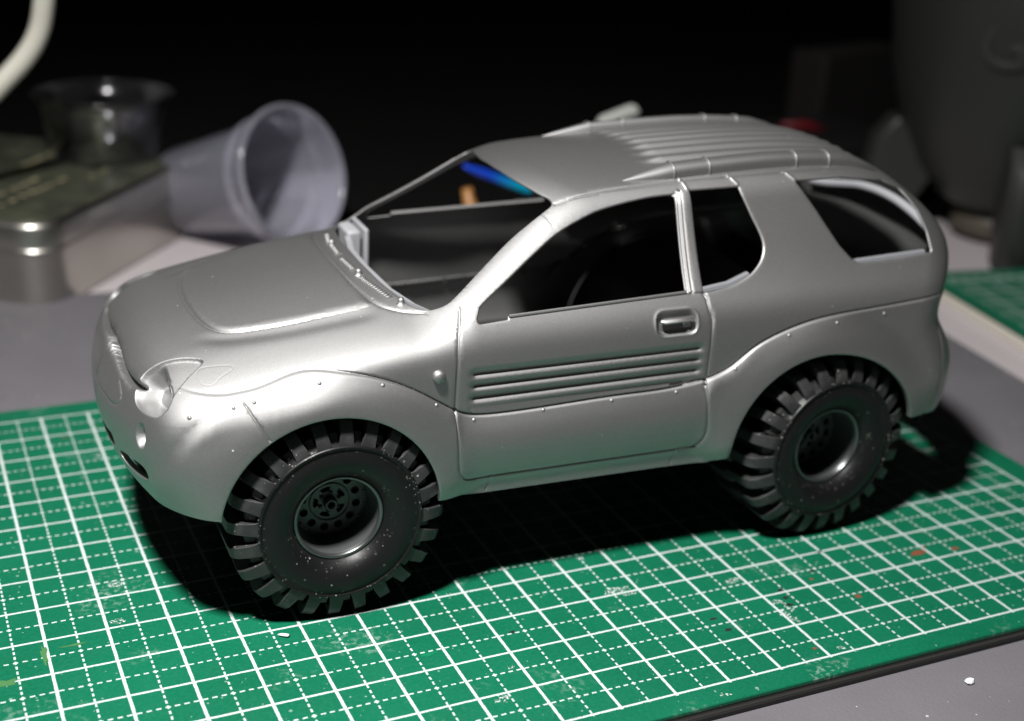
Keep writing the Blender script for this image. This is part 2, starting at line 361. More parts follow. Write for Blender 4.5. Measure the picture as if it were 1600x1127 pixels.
F3 = dict(door_f=sd(door_f), door_b=sd(door_b), door_r=sd(door_r), gl=sd(gl), wd=sd(WIN_D), wq=sd(WIN_Q), wr=sd(WIN_R),
          af=sd(ARCH_F), ar=sd(ARCH_R), ws=shell_pts(WSH), rw=shell_pts(RWIN), slot=shell_pts(SLOT), slotc=shell_pts(SLOTC), lamp=shell_pts(LAMPF),
          fog=shell_pts(FOG), bub=shell_pts(BUB), cowl=shell_pts(COWL), lead=shell_pts(LEAD), embl=shell_pts(EMBL), seam=SEAM,
          handle=sd(HANDLE), mark=MARK,
          rib0=sd(resample([(-22.4, 41.75), (20.2, 41.95)])), rib1=sd(resample([(-22.4, 39.55), (20.2, 39.85)])), rib2=sd(resample([(-22.4, 37.35), (20.2, 37.75)])),
          sbf=sd(resample([(-61.0, 41.1), (-57.7, 35.4)])), sill1=sd(resample([(-18.9, 22.6), (-19.8, 20.0)])), sill2=sd(resample([(17.2, 22.7), (16.4, 19.9)])),
          rbump=sd(resample([(72.6, 47), (74.2, 40), (74.6, 33), (73.6, 27), (72, 22)])),
          pil1=sd(resample([(18.5, 51.8), (19.7, 67.4)])), pil2=sd(resample([(19.5, 51.6), (20.6, 67.5)])), pilb=sd(resample([(18.6, 51.5), (21.7, 51.4)])),
          not1=sd(resample([(22.0, 67.7), (21.6, 69.0)], .2)), not2=sd(resample([(32.6, 67.9), (31.4, 69.3)], .2)), not3=sd(resample([(44.8, 68.2), (43.3, 69.4)], .2)),
          apil=shell_pts(resample([(-5.9, 21.6, 64.7), (-5.0, 24.2, 63.6)], .3)))
# bottom edge of the shell
ss = np.concatenate([np.arange(XA-RC*1.553, XB+RC*1.553, .6)])
tt = np.linspace(-math.pi/2*S, 10, 90)
gs, gt = np.meshgrid(ss, tt, indexing='ij')
Q = on_shell(np.stack([gs.ravel(), gt.ravel()], 1)).reshape(len(ss), len(tt), 3)
dz = Q[:, :, 2]-zcut(Q[:, :, 0]); cut = []
for i in range(len(ss)):
    k = np.where((dz[i, :-1] < 0) & (dz[i, 1:] >= 0))[0]
    if len(k): k = k[-1]; u = -dz[i, k]/(dz[i, k+1]-dz[i, k]); cut.append((ss[i], tt[k]+(tt[k+1]-tt[k])*u))
F3['cut'] = on_shell(np.array(cut))
# ---- domain points: regular grid, local refinements, feature lines with parallels
TM = math.pi/2*S
pts = []
for s in np.arange(XA-RC*1.54, XB+RC*1.54, .62):
    ph = max(0, XA-s, s-XB)/RC; st = .66/max(math.cos(ph), .05)
    n = max(8, int(2*TM/st)); t = np.linspace(-TM, TM, n+1)
    pts.append(np.stack([0*t+s, t], 1))
grid = np.concatenate(pts)
ref = []
def refine(P3, pad, step):
    d = to_dom(P3); a = d.min(0)-pad; b = d.max(0)+pad
    g = np.stack(np.meshgrid(np.arange(a[0], b[0], step), np.arange(a[1], b[1], step), indexing='ij'), -1).reshape(-1, 2)
    ref.append((a, b, g[np.abs(g[:, 1]) < TM-.1]))
refine(F3['handle'], 1.2, .2); refine(F3['lamp'], .8, .2); refine(F3['fog'], .8, .25)
refine(sd([(-24.5, 36), (21.5, 43.6)]), 0, .32)
refine(shell_pts([(20, .5, 71), (66, .5, 70), (44, 13.5, 70)]), .5, .36)
lines = []
def parallels(P, offs, flat=False):
    T = np.gradient(P, axis=0); T /= np.maximum(np.linalg.norm(T, axis=1, keepdims=True), 1e-9)
    B = np.cross(np.tile([0., 1, 0], (len(P), 1)) if flat else grad(P), T)
    out = []
    for w in offs:
        q = P+B*w; q = q[(q[:, 1] > .05)]
        out.append(to_dom(q))
    return out
OPEN = ('wd', 'wq', 'wr', 'af', 'ar', 'ws', 'rw', 'slot', 'slotc', 'cut')
CLOSED = {'wd', 'wq', 'wr', 'af', 'ar', 'slot', 'lamp', 'fog', 'handle', 'mark'}
fp = []; con = []; extra = []
for k, P in F3.items():
    D = to_dom(P)
    if k in ('ws', 'rw', 'slotc', 'bub', 'cowl', 'lead', 'embl'):   # ends on the centre line
        for e in (0, -1):
            if P[e, 1] < .4: D[e, 1] = TM if P[e, 2] > Z0 else -TM
    i0 = sum(len(a) for a in fp); fp.append(D); n = len(D)
    con += [(i0+i, i0+i+1) for i in range(n-1)]
    if k in CLOSED: con.append((i0+n-1, i0))
    offs = (-.3, -.14, .14, .3) if k not in ('gl', 'bub', 'lead') else (-.6, -.38, -.22, -.1, .1, .22, .38, .6)
    extra += parallels(P, offs, k == 'gl')
fp = np.concatenate(fp); extra = np.concatenate(extra)
allref = []
keepg = np.ones(len(grid), bool)
for a, b, g in ref: keepg &= ~((grid[:, 0] > a[0]) & (grid[:, 0] < b[0]) & (grid[:, 1] > a[1]) & (grid[:, 1] < b[1]) & (np.abs(grid[:, 1]) < TM-.01))
def near_free(base, cand, h, reach):
    """keep the candidates with no base point within `reach` cells of size h"""
    occ = set()
    for p in base:
        i, j = int(math.floor(p[0]/h)), int(math.floor(p[1]/h))
        for a in range(-reach, reach+1):
            for b in range(-reach, reach+1): occ.add((i+a, j+b))
    return np.array([p for p in cand if abs(abs(p[1])-TM) < .01 or (int(math.floor(p[0]/h)), int(math.floor(p[1]/h))) not in occ])
def self_thin(cand, h):
    occ = set(); keep = []
    for i, p in enumerate(cand):
        c = (int(math.floor(p[0]/h)), int(math.floor(p[1]/h)))
        if c in occ: continue
        occ.add(c); keep.append(i)
    return cand[keep]
extra = near_free(fp, self_thin(extra, .05), .05, 1)
lvl = np.concatenate([fp, extra])
refp = near_free(lvl, np.concatenate([g for a, b, g in ref]), .1, 1)
gridp = near_free(np.concatenate([lvl, refp]), grid[keepg], .15, 1)
cand = np.concatenate([extra, refp, gridp])
P2 = np.concatenate([fp, cand])
res = delaunay_2d_cdt([Vector(p) for p in P2.tolist()], con, [], 0, 1e-5)
DV = np.array([tuple(v) for v in res[0]]); TR = np.array([t for t in res[2] if len(t) == 3])
print('shell verts', len(DV), 'tris', len(TR))
BASE = on_shell(DV); cl = np.abs(np.abs(DV[:, 1])-TM) < .02; BASE[cl, 1] = 0
NRM = grad(BASE)
# ---- openings
cen = DV[TR].mean(1); c3 = BASE[TR].mean(1)
kill = c3[:, 2] < zcut(c3[:, 0])-.001
for k in ('wd', 'wq', 'wr', 'af', 'ar', 'slot'): kill |= inpoly(cen[:, 0], cen[:, 1], to_dom(F3[k]))
for k in ('ws', 'rw'):
    d = to_dom(F3[k]); d = np.concatenate([[[d[0, 0], TM+2]], d, [[d[-1, 0], TM+2]]]); kill |= inpoly(cen[:, 0], cen[:, 1], d)
d = to_dom(F3['slotc']); d = np.concatenate([[[d[0, 0], -TM-2]], d, [[d[-1, 0], -TM-2]]]); kill |= inpoly(cen[:, 0], cen[:, 1], d)
TR = TR[~kill]; cen = cen[~kill]; c3 = c3[~kill]
# ---- relief
def dist(P, closed=False, margin=1.6, sel=None):
    out = np.full(len(BASE), 9e9)
    a = P.min(0)-margin; b = P.max(0)+margin
    idx = np.where(((BASE > a) & (BASE < b)).all(1))[0]
    if len(idx) == 0: return out
    X = BASE[idx]; Qn = np.roll(P, -1, 0) if closed else P[1:]; A = P if closed else P[:-1]
    best = np.full(len(X), 9e9)
    for p, q in zip(A, Qn):
        m_ = np.where((np.abs(X-(p+q)/2) < margin+.6).all(1))[0]
        if len(m_) == 0: continue
        v = q-p; L = max(v@v, 1e-12); w = X[m_]-p; t = np.clip(w@v/L, 0, 1)
        best[m_] = np.minimum(best[m_], np.linalg.norm(w-t[:, None]*v, axis=1))
    out[idx] = best; return out
disp = np.zeros(len(BASE))
def groove(k, depth, w): 
    global disp; disp = disp-depth*np.exp(-(dist(F3[k], k in CLOSED)/w)**2)
for k in ('door_f', 'door_b', 'door_r'): groove(k, .42, .17)
for k, dp, w in (('sbf', .38, .16), ('sill1', .3, .14), ('sill2', .3, .14), ('rbump', .3, .16), ('seam', .38, .17), ('cowl', .3, .2), ('pil1', .35, .15), ('pil2', .32, .15), ('pilb', .25, .14), ('mark', .03, .12), ('embl', .22, .2), ('lead', 2.3, .42), ('apil', .2, .12), ('handle', .3, .14)): groove(k, dp, w)
for k in ('not1', 'not2', 'not3'): groove(k, -.2, .16)
for k in ('wd', 'wq', 'wr', 'af', 'ar', 'ws', 'rw'):   # softened rims
    dd = dist(F3[k], k in CLOSED); disp -= .2*(np.clip(1-dd/.3, 0, 1))**2
def inside(k, top=False):
    d = to_dom(F3[k])
    if top: e = TM+2; d = np.concatenate([[[d[0, 0], e]], d, [[d[-1, 0], e]]])
    return inpoly(DV[:, 0], DV[:, 1], d)
ib = inside('bub', True); db = dist(F3['bub'], margin=7)
front = sstep((-40-BASE[:, 0])/14)
disp += np.where(ib, .27*sstep(np.minimum(db, 2)/(1.1)), 0)*1.0 - .26*np.exp(-(db/.25)**2)*front
yv = BASE[:, 1]; disp -= .34*np.exp(-((db-1.9)/1.8)**2)*(~ib)*sstep((yv-15)/5)*sstep((-34-BASE[:, 0])/6)*(BASE[:, 2] > 44)*(db < 8)
# louvred ribs pressed into the door: each slopes inwards going down and steps back out
x, y, z = BASE.T
u = (x+24)/45.5; zt = 43.6-.0*u; 
endf = sstep((x+24.2)/2.2)*sstep((21.9-x)/2.2)*(y > 30)
u = (x+22.4)/42.6
for j in range(3):      # z of the creases, as in F3['rib0'..]
    zc_ = 41.75-2.2*j+u*(.2+.1*j); up = 1.55; dn = .95
    prof = np.where(z > zc_, sstep(1-(z-zc_)/up*.999)**.9, sstep(1-(zc_-z)/dn*.999))
    prof = np.where((z > zc_+up) | (z < zc_-dn), 0, prof)
    disp -= .62*prof*endf
    groove('rib%d' % j, .26, .15)
zc_ = 41.75-2.2*3+u*.5; prof = np.where((z > zc_) & (z < zc_+1.5), sstep(1-(z-zc_)/1.5), 0); disp -= .5*prof*endf*(z > ev(GX, x)+.2)
# ribs on the roof
for j in range(4):
    yc = 3.88*j; wy = np.abs(y-yc)
    h = np.clip(1-(wy/1.3)**2, 0, 1)**.8*sstep((x-18.2+.12*yc)/5.5)*sstep((66.5-x)/3)*(z > 62)
    disp += .75*h
# headlight bucket, fog lamp cup, door handle recess
il = inside('lamp'); dl = dist(F3['lamp'], True, 6)
bowl = sstep((-70.9-x)/1.8)
disp -= np.where(il, .55*sstep(dl/.35)+3.2*sstep(dl/2.3)*bowl, 0)
ifg = inside('fog'); dfg = dist(F3['fog'], True, 4)
disp -= np.where(ifg, 2.6*sstep(dfg/1.7)+.2*sstep(dfg/.2), 0)
ih = inside('handle'); dh = dist(F3['handle'], True, 3)
disp += .13*np.exp(-((dh-.35)/.28)**2)*(dh < 3)*(~ih)
disp -= np.where(ih, 1.0*sstep(dh/.4), 0)
# gentle hollow of the lower door and a soft crease from headlamp to windscreen
disp -= .5*np.exp(-((z-30.2)/2.6)**2)*sstep((x+20)/8)*sstep((17-x)/8)*(y > 30)*0
POS = BASE+NRM*disp[:, None]
POS[cl, 1] = 0
def vnorm(V, T):
    n = np.cross(V[T[:, 1]]-V[T[:, 0]], V[T[:, 2]]-V[T[:, 0]]); out = np.zeros_like(V)
    for i in range(3): np.add.at(out, T[:, i], n)
    return out
# orientation
tn = np.cross(POS[TR[:, 1]]-POS[TR[:, 0]], POS[TR[:, 2]]-POS[TR[:, 0]]); fl = (tn*NRM[TR[:, 0]]).sum(1) < 0
TR[fl] = TR[fl][:, ::-1]
N1 = vnorm(POS, TR); N1[cl, 1] = 0; ln = np.linalg.norm(N1, axis=1, keepdims=True); N1 = np.where(ln > 1e-9, N1/np.maximum(ln, 1e-12), NRM)
TH = 1.0
dw = np.full(len(BASE), 9.)
for k in ('wd', 'wq', 'wr', 'ws', 'rw'): dw = np.minimum(dw, dist(F3[k], k in CLOSED, 2.5))
INN = BASE-NRM*(TH*(.38+.62*sstep(dw/1.8)))[:, None]; INN[cl, 1] = 0; INN[:, 1] = np.maximum(INN[:, 1], 0)
INN -= NRM*np.clip((-disp-.95)*1.6, 0, 6)[:, None]
# ---- which panel each triangle belongs to
cx, cy, cz = c3.T; zg = ev(GX, cx)
door_poly = np.concatenate([door_f, door_b, door_r, [(20, 60), (-22, 56)]])
in_door = inpoly(cx, cz, door_poly) & (cy > 20)
part = np.full(len(TR), 'body_shell', dtype=object)
part[(cx < -30) & (cz < zg) & (cx < -61.5+(41.9-cz)*.585)] = 'front_bumper'
fz = (cz < zg) & (cy > 20)
part[fz & (cx > -61.5+(41.9-cz)*.585) & (cx < -25) & ~in_door] = 'front_flare'
part[fz & (cx > 21) & (cx < 80) & ~in_door] = 'rear_flare'
rb = np.array([(72.6, 47.3), (74.2, 40), (74.6, 33), (73.6, 27), (72, 20), (100, 20), (100, 47.3)])
part[inpoly(cx, cz, rb) & (cz < zg)] = 'rear_bumper'
part[in_door & (cz >= zg)] = 'door'; part[in_door & (cz < zg)] = 'door_cladding'
ibt = inpoly(cen[:, 0], cen[:, 1], np.concatenate([[[to_dom(F3['bub'])[0, 0], TM+2]], to_dom(F3['bub']), [[to_dom(F3['bub'])[-1, 0], TM+2]]]))
part[ibt] = 'bonnet_panel'
sy = np.interp(cx, SEAM[:, 0], SEAM[:, 1]); part[(cz > 60) & (cx > -6) & (cx < 66) & (cy < sy)] = 'roof_panel'
ilt = inpoly(cen[:, 0], cen[:, 1], to_dom(F3['lamp'])); part[ilt] = 'headlight_bucket'
car = thing('model_car', 'silver grey unpainted model off-road car on chunky black tyres, standing on the green cutting mat', 'model car')
def edges_of(T): return np.sort(np.concatenate([T[:, [0, 1]], T[:, [1, 2]], T[:, [2, 0]]]), 1)
key = lambda E: E[:, 0].astype(np.int64)*len(POS)+E[:, 1]
allk, cnt = np.unique(key(edges_of(TR)), return_counts=True)
rimset = set(allk[cnt == 1].tolist())
def build(name, T, sides, mt=SILVER):
    use, inv = np.unique(T, return_inverse=True); t = inv.reshape(T.shape); n = len(use)
    V = []; N = []; F = []
    for sgn in sides:
        b = len(V) and sum(len(a) for a in V)
        o, i_, no = POS[use].copy(), INN[use].copy(), N1[use].copy()
        for a in (o, i_, no): a[:, 1] *= sgn
        ff = t if sgn > 0 else t[:, ::-1]
        rv = []; rn = []; rf = []
        E = np.concatenate([T[:, [0, 1]], T[:, [1, 2]], T[:, [2, 0]]]); k = key(np.sort(E, 1))
        base2 = b+2*n
        for (p, q), kk in zip(E, k):
            if kk in rimset and not (cl[p] and cl[q]):
                a = [POS[p], POS[q], INN[q], INN[p]]; c = np.cross(a[1]-a[0], a[3]-a[0]); c = -c/max(np.linalg.norm(c), 1e-12)
                j = base2+len(rv)
                for w in a: rv.append(w*[1, sgn, 1]); rn.append(c*[1, sgn, 1])
                rf.append((j+3, j+2, j+1, j) if sgn > 0 else (j, j+1, j+2, j+3))
        V += [o, i_]; ni = NRM[use]*[1, sgn, 1]; N += [no, -ni]
        F += (ff+b).tolist(); F += (ff[:, ::-1]+b+n).tolist()
        if rv: V.append(np.array(rv)); N.append(np.array(rn)); F += rf
    V = np.concatenate(V); N = np.concatenate(N)
    # weld the centre line between the halves is left to the shared normals
    return put(name, V, F, mt, car, True, N)
for nm in ('body_shell', 'front_bumper', 'rear_bumper', 'bonnet_panel', 'roof_panel'): build(nm, TR[part == nm], (-1, 1))
for nm in ('door', 'door_cladding', 'front_flare', 'rear_flare', 'headlight_bucket'):
    for sgn in (-1, 1): build(nm, TR[part == nm], (sgn,))
# ------------------------------------------------------------------ fittings of the car
def part_mesh(name, vf, mt=SILVER, parent=None, ang=40, bw=0):
    o = put(name, vf[0], vf[1], mt, parent or car); sharp(o, ang)
    if bw: bev(o, bw)
    return o
# roof rails: a low fin along each side of the roof in five joined lengths
def rail(sgn):
    xs = np.array([11.0, 12, 13.5, 15.5, 18, 20.4, 21, 24, 28.0, 34, 40, 46.9, 50, 54.4, 58, 62, 65, 67.5])
    w = np.interp(xs, [11, 14, 20, 60, 65, 67.5], [.15, .9, 1.75, 1.8, 1.3, .5]); h = np.interp(xs, [11, 14, 20.5, 40, 58, 64, 67.5], [.05, .75, 1.95, 2.1, 1.9, 1.1, .1])
    yc = np.interp(xs, [11, 67.5], [18.3, 16.6])
    V = []; F = []; n = 11
    for i, X in enumerate(xs):
        q = np.linspace(0, math.pi, n); yy = yc[i]+w[i]*np.sign(np.cos(q))*np.abs(np.cos(q))**.7
        base = top_pts(np.stack([0*yy+X, yy], 1))[:, 2]-.25; zz = base+(h[i]+.25)*np.sin(q)**.6
        V += [(X, sgn*a, c) for a, c in zip(yy, zz)]
    for i in range(len(xs)-1):
        for k in range(n-1):
            f = (i*n+k, i*n+k+1, (i+1)*n+k+1, (i+1)*n+k); F.append(f if sgn > 0 else f[::-1])
    r = put('roof_rail', V, F, SILVER, car)
    for X in (20.7, 28.1, 47.0, 54.5):      # raised joints
        yc_ = np.interp(X, [11, 67.5], [18.3, 16.6]); w_ = np.interp(X, xs, w)+.1; h_ = np.interp(X, xs, h)+.12
        q = np.linspace(0, math.pi, 15); yy = yc_+w_*np.sign(np.cos(q))*np.abs(np.cos(q))**.7
        zz = top_pts(np.stack([0*yy+X, yy], 1))[:, 2]-.2+(h_+.2)*np.sin(q)**.6
        v, f = tube([(X, sgn*a, c) for a, c in zip(yy, zz)], .17, 6, up=(1, 0, 0)); put('rail_joint', v, f, SILVER, r)
rail(-1); rail(1)
# door handle: flap in the recess and lock
for sgn in (-1, 1):
    ys = side_pts([(15, 47.2)])[0, 1]
    v, f = tube([(12.3, sgn*(ys-.25), 47.65), (12.8, sgn*(ys+.05), 47.65), (18.0, sgn*(ys+.05), 47.75), (18.5, sgn*(ys-.3), 47.75)], [.5, .8, .8, .5], 10, flat=.62)
    hd = part_mesh('door_handle', (v, f))
    v, f = box(16.9, 18.2, -.3, .3, -.35, .35); v = [(a, sgn*(ys-.45)+b, 46.5+c) for a, b, c in v]
    part_mesh('lock', (v, f), SILVER, hd, bw=.12)
# rivet dimples along the flares
RV = [(-22.6, 33.8), (-9.8, 34), (3.2, 34.2), (16, 34.3), (-59.5, 41.2), (-49, 43.3), (-38.7, 42.1), (-29.4, 37.5), (27.6, 37.6), (38.3, 43), (48.6, 44.4), (59.4, 45), (-62.7, 40.6), (-69.4, 39.3)]
v, f = lathe([(0.01, .2), (.22, .16), (.38, .02), (.42, -.25)], 10)
rv0 = None
for sgn in (-1, 1):
    for p in side_pts(RV):
        n = grad(p[None])[0]; p = p-n*.03
        if rv0 is None:
            rv0 = put('rivet', np.array(v), f, SILVER, car); r = rv0
        else: r = rv0.copy(); C.objects.link(r)
        r.location = Vector((p[0], sgn*p[1], p[2]))*MM; r.rotation_euler = Vector((n[0], sgn*n[1], n[2])).to_track_quat('Z', 'Y').to_euler()
# side marker button on the fender
for sgn in (-1, 1):
    p = side_pts([(-29, 42.3)])[0]
    v, f = lathe([(0.01, 1.05), (.7, .95), (1.02, .7), (1.15, .1), (1.15, -.4)], 24)
    o = put('side_marker', v, f, SILVER, car); o.location = Vector((p[0], sgn*p[1], p[2]))*MM; o.rotation_euler = (-sgn*math.pi/2, 0, 0)
# raised sill strip under the door window, two ribs on the B pillar
for sgn in (-1, 1):
    P = side_pts(resample([(-15.9, 50.72), (18.1, 51.75)], 1)); P[:, 1] = (P[:, 1]+.05)*sgn
    part_mesh('window_sill_strip', tube(P, .3, 8), SILVER)
    for a, b in (((18.15, 52.0), (19.35, 67.0)), ((19.0, 51.7), (20.2, 67.3))):
        P = side_pts(resample([a, b], 1)); P[:, 1] = (P[:, 1]-.08)*sgn; part_mesh('pillar_rib', tube(P, .2, 8), SILVER)
    P = side_pts(resample([(21.6, 51.2), (27.6, 51.8), (32, 53.0)], 1)); P[:, 1] = (P[:, 1]-1.5)*sgn
    part_mesh('inner_ledge', tube(P, .8, 8), LEDGE)
    P = side_pts(resample([(55.5, 53.4), (71.5, 54.0)], 1)); P[:, 1] = (P[:, 1]-1.6)*sgn
    part_mesh('inner_ledge', tube(P, .85, 8), LEDGE)
# cowl: grilles, wiper pivots and the pale inner cowl seen through the open windscreen
def cowl_pt(y, off):
    k = np.interp(y, [0, 12, 20, 25, 28], [0, .7, 2.4, 5, 8.5]); X = -36.9+off+k; return X
for y0, y1, mx in ((-20.5, -10.5, .0), (-6, .5, 0), (3.5, 9.5, 0), (11, 18, 0)):
    ys = np.linspace(y0, y1, 7); V = []; F = []
    P1 = top_pts([(cowl_pt(abs(a), .7), abs(a)) for a in ys]); P2_ = top_pts([(cowl_pt(abs(a), 2.2), abs(a)) for a in ys])
    for a, p, q in zip(ys, P1, P2_): V += [(p[0], a, p[2]+.16), (q[0], a, q[2]+.16), (p[0], a, p[2]-.3), (q[0], a, q[2]-.3)]
    n = len(ys)
    for i in range(n-1):
        b = 4*i; F += [(b, b+1, b+5, b+4), (b+2, b, b+4, b+6), (b+1, b+3, b+7, b+5)]
    F += [(0, 2, 3, 1), (4*n-4, 4*n-3, 4*n-1, 4*n-2)]
    g = put('cowl_grille', V, F, SILVER, car, smooth=False)
    m_ = int((y1-y0)/.75)
    for i in range(m_):
        a = y0+(y1-y0)*(i+.5)/m_; p = top_pts([(cowl_pt(abs(a), .85), abs(a)), (cowl_pt(abs(a), 2.05), abs(a))])
        v, f = tube([(p[0, 0], a, p[0, 2]+.2), (p[1, 0], a, p[1, 2]+.2)], .13, 6); put('louvre', v, f, SILVER, g)
for y_ in (-8.3, -22.6, 10.3):
    p = top_pts([(cowl_pt(abs(y_), 1.6), abs(y_))])[0]
    v, f = lathe([(.01, 1.0), (.45, .9), (.6, .5), (.6, 0), (1.0, -.1), (1.0, -.5)], 16)
    o = put('wiper_pivot', v, f, SILVER, car); o.location = Vector((p[0], y_, p[2]))*MM
v = []; f = []
for i, y_ in enumerate(np.linspace(-26, 26, 27)):
    X = cowl_pt(abs(y_), 4.6)+.5; zz = np.interp(abs(y_), [0, 20, 27], [51.3, 50.6, 50.0])
    v += [(X, y_, zz-.4), (X+1.3, y_, zz-.9), (X+1.3, y_, zz-5.5), (X, y_, zz-5.5)]
for i in range(26):
    b = 4*i
    for k in range(4): f.append((b+k, b+(k+1) % 4, b+4+(k+1) % 4, b+4+k))
part_mesh('inner_cowl', (v, f), GREYIN)
v, f = box(-29.0, -26.2, 19.5, 27, 40.5, 51.3); part_mesh('inner_bracket', (v, f), GREYIN, bw=.6)
v, f = box(-25.7, -24.9, 18.5, 28, 38, 51.8); part_mesh('inner_bracket', (v, f), GREYIN, bw=.3)
# tailgate lining ring seen through the rear side window
P = shell_pts(RWIN); P = P[np.argmin(np.abs(P[:, 2]-55.6)+20*(P[:, 0] < 76)):]; P = np.concatenate([P, (P*[1, -1, 1])[::-1][1:]]); P[:, 0] -= 1.6; P[:, 2] -= .3
part_mesh('tailgate_lining', tube(P[::3], .95, 10), GREYIN)
# chassis plate and axles that carry the wheels
v, f = box(-64, 66, -15, 15, 19.5, 22.5); part_mesh('chassis', (v, f), BLACKPL, bw=1)
v, f = box(-27.5, 26.5, -35, 35, 22.5, 24); part_mesh('floor_pan', (v, f), BLACKPL, bw=.5)
v, f = box(26.5, 82, -26, 26, 22.6, 24); part_mesh('floor_pan', (v, f), BLACKPL, bw=.5)
v, f = box(69.6, 75, -33, 33, 25.4, 26.6); part_mesh('rear_light_block', (v, f), BLACKPL, bw=.5)  # unseen plate added to stop light leaking behind the rear wheels
for sgn in (-1, 1):
    v, f = box(68.8, 70.2, min(sgn*14, sgn*35), max(sgn*14, sgn*35), 24.0, 40); part_mesh('mud_guard', (v, f), BLACKPL, bw=.3)
WX = (-45.9, 51.0); WR = 18.7
for X in WX:
    v, f = tube([(X, -26, WR), (X, 26, WR)], 2.0, 16); part_mesh('axle', (v, f), BLACKPL)
for X, r_, a0, a1 in ((-47.4, 19.6, 14, 164), (49.4, 22.0, 6, 172)):
    for sgn in (-1, 1):
        q = np.radians(np.linspace(a0, a1, 28)); V = []; F = []
        for a in q: V += [(X+r_*math.cos(a), sgn*36.2, 19+r_*math.sin(a)), (X+r_*math.cos(a), sgn*13, 19+r_*math.sin(a)), (X, sgn*13, 19)]
        for i in range(len(q)-1): b = 3*i; F += [(b, b+1, b+4, b+3), (b+1, b+2, b+5, b+4)]
        part_mesh('wheel_housing', (V, F), BLACKPL)
# ---- wheels: built once round +Y pointing inwards (outer face at y = 0)
def spin(prof, n=72):   # profile (r, y) about the Y axis
    v, f = lathe([(r, h) for r, h in prof], n); return [(a, c, b) for a, b, c in v], [q[::-1] for q in f]
def build_wheel():
    prof = [(7.3, 3.2), (7.65, 2.5), (8.1, 1.8), (8.8, 1.1), (9.7, .5), (10.8, .12), (11.8, .0), (12.5, .2), (13.2, .5), (13.45, .48), (13.6, .2), (13.8, .18), (13.95, .5), (14.2, 1.0), (14.5, 1.8), (14.9, 2.9), (15.4, 4.2),
            (15.8, 6.5), (15.9, 9.5), (15.8, 12.5), (15.5, 14.8), (15.1, 16.1), (14.6, 17.4), (14.1, 18.5), (12.5, 18.9), (10.4, 19), (8.2, 18.2), (7.3, 17.2)]
    v, f = spin(prof, 96)
    w = put('wheel', v, f, RUBBER); w.data.name = 'wheel_tyre'
    # 24 outer and 24 inner tread bars, half a pitch apart, joined to one moulded tread
    V = []; F = []
    for row in (0, 1):
        for i in range(24):
            a0 = 2*math.pi*(i+.5*row)/24
            # (y, r, half width) along the bar, from the shoulder to the middle of the tread
            st = [(.55, 13.8, 1.4, 0), (.6, 14.9, 1.15, 0), (.95, 16.2, 1.05, 0), (1.6, 17.6, 1.02, 0), (2.4, 18.4, 1.0, .02), (3.2, 18.68, .98, .06), (6.2, 18.7, .98, .3), (9.7, 18.7, 1.0, .75), (10.6, 18.2, 1.1, .85), (10.9, 15.4, 1.3, .9)]
            b = len(V)
            for (yy, r, hw, sk) in st:
                Y = yy if row == 0 else 19-yy
                low = min(r-.3, 15.2) if yy > 2.9 else r-1.7
                for (rr, hh) in ((low, hw*1.12), (r, hw)):
                    for sg in (-1, 1):
                        a = a0+(sg*hh+(sk if row == 0 else -sk))/rr
                        V.append((rr*math.cos(a), Y, rr*math.sin(a)))
            for k in range(len(st)-1):
                p = b+4*k; q = p+4
                for m0, m1 in ((2, 3), (3, 1), (0, 2)):
                    F.append((p+m0, p+m1, q+m1, q+m0))
            F.append((b, b+2, b+3, b+1)); e = b+4*(len(st)-1); F.append((e, e+1, e+3, e+2))
            # low web between neighbouring bars under the shoulder
    t = put('tread', V, F, TREAD, w); sharp(t, 38); bev(t, .16, 2)
    # small rubber webs in the gaps
    V = []; F = []
    for i in range(24):
        a0 = 2*math.pi*(i+.5)/24
        for (h, y0, y1, r1) in ((.7, 1.4, 3.6, 15.9),):
            b = len(V)
            for yy, rr in ((y0, 14.2), (y0+.7, r1), (y1, r1), (y1+.6, 15.8)):
                for sg in (-1, 1): a = a0+sg*h/rr; V.append((rr*math.cos(a), yy, rr*math.sin(a)))
            for k in range(3): p = b+2*k; F.append((p, p+1, p+3, p+2))
            F.append((b, b+2, b+4, b+6)); F.append((b+7, b+5, b+3, b+1))
    o = put('tread_web', V, F, TREAD, w); sharp(o, 30)
    # rim: bead ring, deep barrel, perforated disc, nuts and cap
    v, f = spin([(6.9, 3.2), (7.0, 2.5), (7.3, 2.2), (7.65, 2.25), (7.8, 2.6), (7.75, 3.2)], 72); put('bead_ring', v, f, RIMM, w)
    v, f = spin([(7.3, 2.4), (7.0, 2.7), (6.75, 3.5), (6.6, 5.0), (6.5, 8.6), (6.35, 9.2)], 72); put('rim_barrel', v, [q[::-1] for q in f], RIMD, w)
    # disc with a ring of round holes and five shaped slots (triangulated with its holes)
    def ringpts(c, r, n): return [(c[0]+r*math.cos(2*math.pi*k/n), c[1]+r*math.sin(2*math.pi*k/n)) for k in range(n)]
    loops = [ringpts((0, 0), 6.45, 64)]
    for k in range(12): a = 2*math.pi*k/12+.13; loops.append(ringpts((4.75*math.cos(a), 4.75*math.sin(a)), .74, 16))
    for k in range(5):
        a = 2*math.pi*k/5+.4; q = np.linspace(-.36, .36, 7)
        loops.append([(2.85*math.cos(a+t), 2.85*math.sin(a+t)) for t in q]+[(2.0*math.cos(a+t*.8), 2.0*math.sin(a+t*.8)) for t in q[::-1]])
    pts_ = [p for l in loops for p in l]; ed = []; i0 = 0
    for l in loops: ed += [(i0+k, i0+(k+1) % len(l)) for k in range(len(l))]; i0 += len(l)
    rs = delaunay_2d_cdt([Vector(p) for p in pts_], ed, [], 0, 1e-6)
    vv = np.array([tuple(p) for p in rs[0]]); tr = [t for t in rs[2]]
